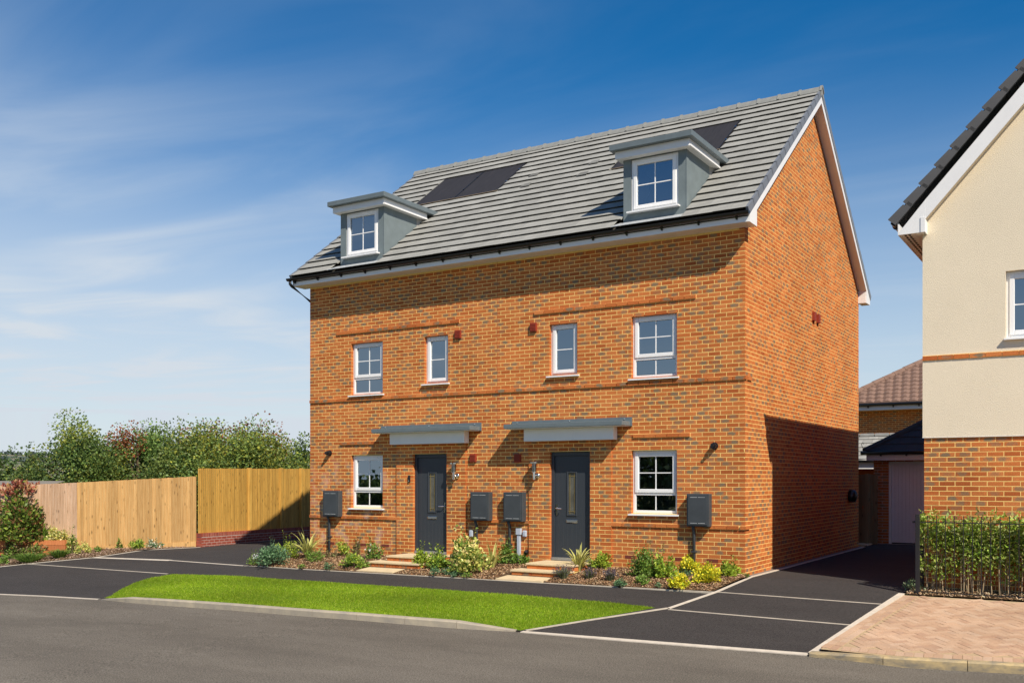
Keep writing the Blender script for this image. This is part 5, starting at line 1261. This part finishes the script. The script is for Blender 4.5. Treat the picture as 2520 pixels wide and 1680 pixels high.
# ------------------------------------------------------------ trees
def tree(label, px, Zd, top, wpx, cols, n=48000, leaf=.11, base=-1.6, red=0, clumps=46, group='trees beyond the left fence', name='maple_tree', gap=.30, depthw=None, crown0=.12):
    x, y = pt(px, Zd); H = zz_(top, Zd) - base; w = wpx * 1.34 / F * Zd; o = np.array([x, y, base])
    root = thing(name, label, 'tree', group=group)
    # clumps on a lumpy crown, each clump a leafy bough with its own tone
    c = unit(rng.normal(size=(clumps, 3))) * (rng.uniform(.35, 1, (clumps, 1)) ** .5)
    c[:, 2] = c[:, 2] * .47 + .50
    c = np.r_[c, np.c_[rng.uniform(-.95, .95, clumps // 2), rng.uniform(-.5, .5, clumps // 2), rng.uniform(.0, .5, clumps // 2)]]
    kcl = len(c); rad = np.sqrt(np.clip(1 - ((c[:, 2] - .5) * 1.25) ** 2, .15, 1)); c[:, 0] *= np.clip(1.12 - .85 * np.maximum(0, c[:, 2] - .4), .3, 1); c[:, 2] += rng.uniform(-.04, .10, kcl)
    tone = rng.uniform(.6, 1.45, kcl); hue = rng.choice(len(cols), kcl, p=None)
    isred = np.zeros(kcl, bool); isred[np.argsort(-c[:, 2])[[1, 4, 9][:round(red * 100)]]] = True
    i = rng.integers(0, kcl, n); off = unit(rng.normal(size=(n, 3))) * (rng.random((n, 1)) ** .55)
    off *= np.array([.36, .36, .22]) * (.7 + .6 * rng.random((kcl, 1)))[i]
    p = c[i] + off; P = np.c_[p[:, 0] * w / 2, p[:, 1] * (depthw or w) / 2, crown0 * H + np.clip(p[:, 2], -.05, 1.4) * H * (1 - crown0) * .94]
    colarr = np.array(cols)[np.where(rng.random(n) < .7, hue[i], rng.integers(0, len(cols), n))] * 1.3 * tone[i][:, None] * rng.uniform(.75, 1.25, (n, 1))
    rc = np.array([(.30, .10, .045)]) * rng.uniform(.7, 1.3, (n, 1)); colarr = np.where((isred[i] & (rng.random(n) < .8))[:, None], rc, colarr)
    # shoots that break the outline
    ns = 70; si = rng.integers(0, kcl, ns); st = c[si]; k = 9; t = np.linspace(0, 1, k)
    sp = np.repeat(st, k, 0); sp = np.c_[sp[:, 0] * w / 2, sp[:, 1] * w / 2, crown0 * H + np.clip(sp[:, 2], 0, 1.0) * H * (1 - crown0) * .92] + np.tile(t, ns)[:, None] * np.repeat(rng.normal(size=(ns, 3)) * [.2, .2, .18] + [0, 0, .62], k, 0)
    P = np.r_[P, sp]; off = np.r_[off, rng.normal(size=(ns * k, 3)) * .2]; colarr = np.r_[colarr, np.repeat(np.where(isred[si][:, None], rc[:ns], np.array(cols)[hue[si]] * tone[si][:, None] * 1.1), k, 0)]
    n2 = len(P); V, Fc, C = leaves(P + o, off * 4 + rng.normal(size=(n2, 3)) * .6 + [0, 0, -.1], leaf, .42, colarr, .2)
    np_mesh('crown', V, Fc, C, M_LEAF, root)
    q = MB(); q.tube([tuple(o), tuple(o + [.05, 0, H * .2]), tuple(o + [0, .1, H * .55]), tuple(o + [.1, 0, H * .85])], [.16, .13, .08, .03], 8)
    for j in range(14):
        e = P[rng.integers(0, n)]; b0 = np.array([0, 0, H * rng.uniform(.12, .5)]); q.tube([tuple(o + b0), tuple(o + (b0 + e) / 2 + [0, 0, .15]), tuple(o + e)], [.06, .04, .012], 5, False)
    q.build('trunk', M_BARK, root); return root
G1 = [(.085, .14, .035), (.115, .175, .04), (.07, .125, .04), (.17, .21, .045)]
G2 = [(.10, .15, .035), (.13, .18, .04), (.075, .125, .04), (.20, .22, .04)]
G3 = [(.11, .165, .04), (.15, .20, .045), (.08, .135, .04), (.27, .28, .04)]
tree('bushy green tree nearest the hills, left of the other trees beyond the fence', 184, 46, 1052, 190, G2)
tree('dark green tree with rusty red leaves near its top, second from the hills', 335, 47, 1046, 215, G1, 48000, red=.02)
tree('wide yellow green tree behind the tall golden fence', 570, 46, 1044, 255, G3, 66000, red=.03, clumps=80)
tree('small loose tree half hidden by the left corner of the brick house', 735, 50, 1084, 110, G2, 9000, red=.0, clumps=26)
tree('rounded plain green tree in the dip between the second and the wide tree', 455, 60, 1066, 215, [(.11, .17, .04), (.13, .19, .045)], 9000, leaf=.17, name='oak_tree')
for px, Zd, top, w, lab, cc in ((12, 85, 1140, 66, 'dark green bush clump at the far left edge above the fence', [(.05, .085, .02), (.065, .10, .025)]), (48, 60, 1166, 44, 'pale olive bush above the flat grey shed roof', [(.14, .16, .05), (.11, .14, .045)]), (84, 75, 1128, 40, 'brownish green bush beside the leftmost tree', [(.10, .11, .04), (.13, .12, .05)])):
    tree(lab, px, Zd, top, w, cc, 6000, leaf=.22, clumps=20, name='field_bush', group='bushes below the hills', base=-1.7)
# hedgerow across the road, seen only mirrored in the panes
nh = 64000; cl = rng.uniform(size=(260, 3)); ci = rng.integers(0, 260, nh); q = cl[ci] * [76, 6, 1] + [-76, -54, 0]
hh_ = np.where(q[:, 0] > -38, 7.0, 2.6); q[:, 2] = cl[ci][:, 2] * hh_ - 1.6; q += rng.normal(size=(nh, 3)) * [.7, .7, .5]
V, Fc, C = leaves(q, rng.normal(size=(nh, 3)), .38, .45, pal(G2, nh, .3)); tag(np_mesh('hedgerow', V, Fc, C, M_LEAF), 'dark hedgerow across the road mirrored in the panes', 'hedgerow', kind='stuff')
# hills
m = MB(); nA, nR = 40, 12
def hp(px, Zd, py): a_ = pt(px, Zd); return (a_[0], a_[1], zz_(py, Zd))
pxs = np.linspace(-900, 900, nA)
prof = lambda p, k: 1112 + 5 * math.sin(p * .006 + 1) + 3 * math.sin(p * .017) + (p > 150) * (p - 150) * .02
ds = np.geomspace(420, 2400, nR)
for i in range(nA - 1):
    for j in range(nR - 1):
        def hh2(p, j): t = j / (nR - 1); return hp(p, ds[j], 1190 + (prof(p, 0) - 1190) * t ** .6)
        m.quad(hh2(pxs[i], j), hh2(pxs[i + 1], j), hh2(pxs[i + 1], j + 1), hh2(pxs[i], j + 1))
tag(m.build('hills', M_HILL, None, True), kind='structure')
x_ = rng.uniform(-500, 600, 3000); P = np.array([hp(p, d_, 0) for p, d_ in zip(x_, rng.uniform(2250, 2390, 3000))]); P[:, 2] = [zz_(prof(p, 0) + 10 * rng.random() - 2, 2350) for p in x_]
x2 = rng.uniform(-500, 600, 900); P2 = np.array([hp(p, d_, 0) for p, d_ in zip(x2, rng.uniform(1250, 1300, 900))]); P2[:, 2] = [zz_(1131 + 6 * rng.random() + 4 * math.sin(p * .03), 1270) for p in x2]
P = np.r_[P, P2]; V, Fc, C = leaves(P, rng.normal(size=(3900, 3)), 9, .5, pal([(.07, .10, .085), (.085, .115, .10)], 3900, .15)); tag(np_mesh('woodland', V, Fc, C, M_LEAF), 'dark band of far woodland along the crest of the hills', 'woodland', kind='stuff')

# ------------------------------------------------------------ garden plants, placed by the pixel where they stand
GRN = [(.13, .22, .035), (.18, .28, .05), (.10, .17, .03)]; BLU = [(.10, .19, .09), (.14, .24, .12), (.08, .15, .07)]
LIM = [(.28, .36, .04), (.35, .42, .06), (.20, .29, .035)]; YEL = [(.62, .56, .03), (.70, .62, .05), (.45, .46, .035), (.30, .36, .03)]
VAR = [(.52, .48, .14), (.36, .38, .09), (.18, .25, .05), (.60, .54, .22)]; BRN = [(.17, .12, .06), (.14, .16, .05), (.20, .17, .08)]
plants = [  # px, py, width px, height px, palette, leaf count, leaf length, label, options
 (672, 1393, 80, 46, BLU, 1500, .045, 'spreading blue green shrub at the left front corner of the bed', dict(clumps=26, sprigs=4)),
 (625, 1391, 40, 26, GRN, 220, .03, 'small airy plant with white flowers at the left tip of the bed', dict(sprigs=5, flowers=((.8, .8, .78), 14, .03))),
 (705, 1377, 52, 46, LIM, 420, .045, 'loose golden green shrub behind the blue green one', dict(sprigs=3)),
 (772, 1385, 40, 30, GRN, 420, .035, 'rounded green mound beside the leftmost yellow striped plant', {}),
 (808, 1376, 34, 34, BRN, 160, .04, 'sparse brownish twiggy shrub by the leftmost meter pipe', dict(clumps=10)),
 (843, 1372, 40, 34, LIM, 260, .045, 'thin yellow green shrub against the wall left of the left door', dict(clumps=12, sprigs=2)),
 (873, 1399, 54, 36, GRN + LIM, 700, .045, 'dense lime green shrub left of the left doorstep', dict(clumps=20)),
 (894, 1367, 34, 36, BRN, 170, .045, 'thin reddish brown shrub against the wall left of the left door', dict(clumps=9, sprigs=3)),
 (921, 1379, 40, 40, GRN, 420, .045, 'upright green shrub with white flowers beside the left doorstep', dict(sprigs=3, flowers=((.8, .8, .74), 10, .035))),
 (808, 1404, 24, 17, BLU, 160, .03, 'tiny grey green plant at the front of the bed left of the left doorstep', {}),
 (745, 1401, 22, 10, GRN, 70, .03, 'low green seedling at the path edge near the bed left end', {}),
 (1036, 1400, 34, 44, LIM, 420, .05, 'bright green shrub just right of the left doorstep', dict(sprigs=2)),
 (1077, 1404, 46, 42, LIM + GRN, 640, .06, 'tall leafy shrub with upright sprigs in front of the left door', dict(clumps=20, sprigs=6)),
 (1086, 1417, 50, 20, BLU, 420, .03, 'low blue green plant in front of the tall leafy shrub', dict(clumps=14)),
 (1123, 1421, 24, 15, BLU, 150, .03, 'small blue green plant left of the large variegated shrub foot', {}),
 (1152, 1412, 84, 84, VAR + GRN[:1], 1100, .075, 'large variegated yellow shrub between the two front doors', dict(clumps=26, sprigs=4, spread=.28)),
 (1150, 1424, 24, 12, GRN, 90, .03, 'tiny green plant below the large variegated shrub', {}),
 (1250, 1391, 50, 44, GRN, 480, .05, 'green shrub with one tall stem left of the grey cable duct', dict(clumps=16, sprigs=3)),
 (1303, 1388, 42, 26, GRN, 330, .045, 'low green shrub beside the right doorstep by the wall', {}),
 (1470, 1398, 30, 24, GRN, 260, .04, 'dark green shrub just right of the right doorstep', {}),
 (1497, 1399, 42, 36, LIM, 480, .05, 'yellow green shrub against the wall right of the right door', dict(clumps=16)),
 (1526, 1446, 26, 17, BLU, 260, .03, 'small blue green cushion plant at the path edge', {}),
 (1582, 1425, 62, 68, GRN, 1300, .042, 'large round green shrub below the lower right window', dict(clumps=30, sprigs=3)),
 (1634, 1426, 50, 56, LIM + GRN[:1], 560, .055, 'light green shrub right of the large round one', dict(clumps=18, sprigs=2)),
 (1582, 1441, 34, 20, GRN, 380, .03, 'low green mound in front of the large round shrub', {}),
 (1672, 1451, 44, 38, YEL, 520, .05, 'small bright yellow shrub at the front of the bed', dict(clumps=16)),
 (1682, 1422, 50, 16, BLU, 260, .035, 'flat grey green plant between the yellow shrubs', dict(clumps=14)),
 (1710, 1411, 52, 42, YEL, 760, .05, 'bright yellow shrub below the rightmost meter box', dict(clumps=20)),
 (1738, 1438, 56, 48, YEL, 900, .05, 'largest bright yellow shrub right of the rightmost meter box', dict(clumps=22)),
 (1621, 1449, 14, 13, BLU, 70, .025, 'tiny plant at the path edge left of the small yellow shrub', {}),
 (1797, 1421, 42, 38, LIM, 420, .055, 'yellow green shrub near the right corner of the house', dict(clumps=14, sprigs=2)),
 (1856, 1416, 16, 6, GRN, 50, .025, 'weed at the foot of the house corner', {}),
 (22, 1374, 34, 42, BRN + GRN, 300, .06, 'brownish shrub in front of the left end of the planter', dict(clumps=12, sprigs=3)),
 (74, 1371, 82, 36, GRN + BRN, 700, .055, 'mixed green and brown shrub in front of the timber planter', dict(clumps=22, sprigs=2)),
 (178, 1364, 26, 46, VAR + GRN, 380, .055, 'upright variegated shrub just right of the timber planter', dict(clumps=14, sprigs=3)),
 (208, 1363, 30, 28, VAR, 220, .055, 'short straggly variegated shrub against the tan fence', dict(clumps=9)),
 (241, 1358, 16, 11, GRN, 90, .04, 'tiny green plant at the foot of the tan fence', {}),
 (292, 1351, 12, 22, GRN, 60, .05, 'thin upright green plant at the foot of the tan fence', {}),
 (335, 1351, 46, 20, LIM + GRN, 420, .05, 'low bushy green plant at the foot of the tan fence', dict(clumps=14)),
 (382, 1350, 36, 18, BLU + [(.6, .6, .5)], 240, .05, 'low pale flowering plant at the foot of the tan fence', dict(clumps=10, sprigs=2)),
 (434, 1342, 12, 14, VAR, 50, .05, 'tiny variegated plant near the end of the low brick wall', {}),
 (474, 1342, 14, 12, GRN, 60, .05, 'tiny green plant beside the end of the low brick wall', {}),
 (8, 1390, 20, 20, GRN, 150, .05, 'green plant at the left edge of the picture by the drive', {}),
]
for px, py, w, h, cols, n, lf, lab, opt in plants:
    x, y = ground_at(px, py); y2 = min(y, -.12) if x > -10.3 else y
    Zd = depth(x, y2); k = Zd / F
    bush('shrub' if h > 28 else 'small_plant', lab, 'shrub' if h > 28 else 'plant', x, y2, w * k, h * k, cols, n, lf, group='plants in the beds', **opt)
for px, py, h, n, lab in ((757, 1378, 50, 34, 'yellow striped strappy plant by the left corner of the house'), (1212, 1402, 46, 16, 'yellow striped strappy plant with few blades between the doors'), (1425, 1411, 46, 34, 'yellow striped strappy plant right of the right doorstep')):
    x, y = ground_at(px, py); k = depth(x, y) / F; strappy('striped_flax', lab, x, min(y, -.15), h * k * 1.45, n + 10, w=.05, group='striped strappy plants')
for px, py, w, h, lab in ((1387, 1427, 36, 33, 'lavender left of the yellow striped plant by the right step'), (1450, 1428, 30, 27, 'lavender below the yellow striped plant by the right step'), (1502, 1433, 27, 30, 'rightmost of the three lavenders near the path')):
    x, y = ground_at(px, py); k = depth(x, y) / F; spikes('lavender', lab, x, y, w * k * 1.3, h * k, 150, [(.17, .20, .10), (.22, .25, .14)], (.15, .12, .15), group='lavenders by the right step')
for px, py, w, h, lab in ((72, 1384, 75, 26, 'wide arching green grass tuft in front of the planter'), (146, 1374, 45, 24, 'fine green grass tuft at the right end of the planter')):
    x, y = ground_at(px, py); k = depth(x, y) / F; spikes('grass_tuft', lab, x, y, w * k * 1.3, h * k, 420, [(.16, .27, .05), (.22, .33, .07), (.12, .22, .04)], group='grass tufts by the planter', bw=.007)
def in_planter(px, Zd): return pt(px, Zd)
x, y = in_planter(56, PZ); k = PZ / F
bush('red_tipped_shrub', 'large evergreen shrub with red young leaves standing in the timber planter', 'shrub', x, y, 112 * k, 122 * k, [(.10, .16, .03), (.15, .22, .035), (.20, .27, .04), (.08, .11, .025), (.22, .11, .05)], 4600, .10, .30, 70, z=zp1 - .05, spread=.27, sprigs=5)
x, y = pt(52, PZ); bush('red_shoots', 'crown of dark red young leaves on top of the planter shrub', 'shrub', x, y, 80 * k, 34 * k, [(.26, .06, .04), (.32, .11, .06), (.20, .05, .04), (.30, .17, .07)], 300, .10, .28, 16, z=zp1 + 112 * k - .05, spread=.3, stems=False)
for px, w, h, lab in ((8, 56, 44, 'variegated shrub at the left end of the timber planter'), (139, 42, 38, 'round variegated shrub at the right end of the timber planter')):
    x, y = pt(px, PZ); bush('variegated_shrub', lab, 'shrub', x, y, w * k, h * k, VAR + [(.62, .58, .30)], 650, .055, .4, 20, z=zp1 - .05, group='variegated shrubs in the planter')
x, y = pt(110, PZ); strappy('fern', 'bright green fern in the planter left of the round variegated shrub', x, y, 34 * k, 26, ((.22, .36, .05), (.17, .30, .04)), w=.075, lean=.55, z=zp1 - .05)
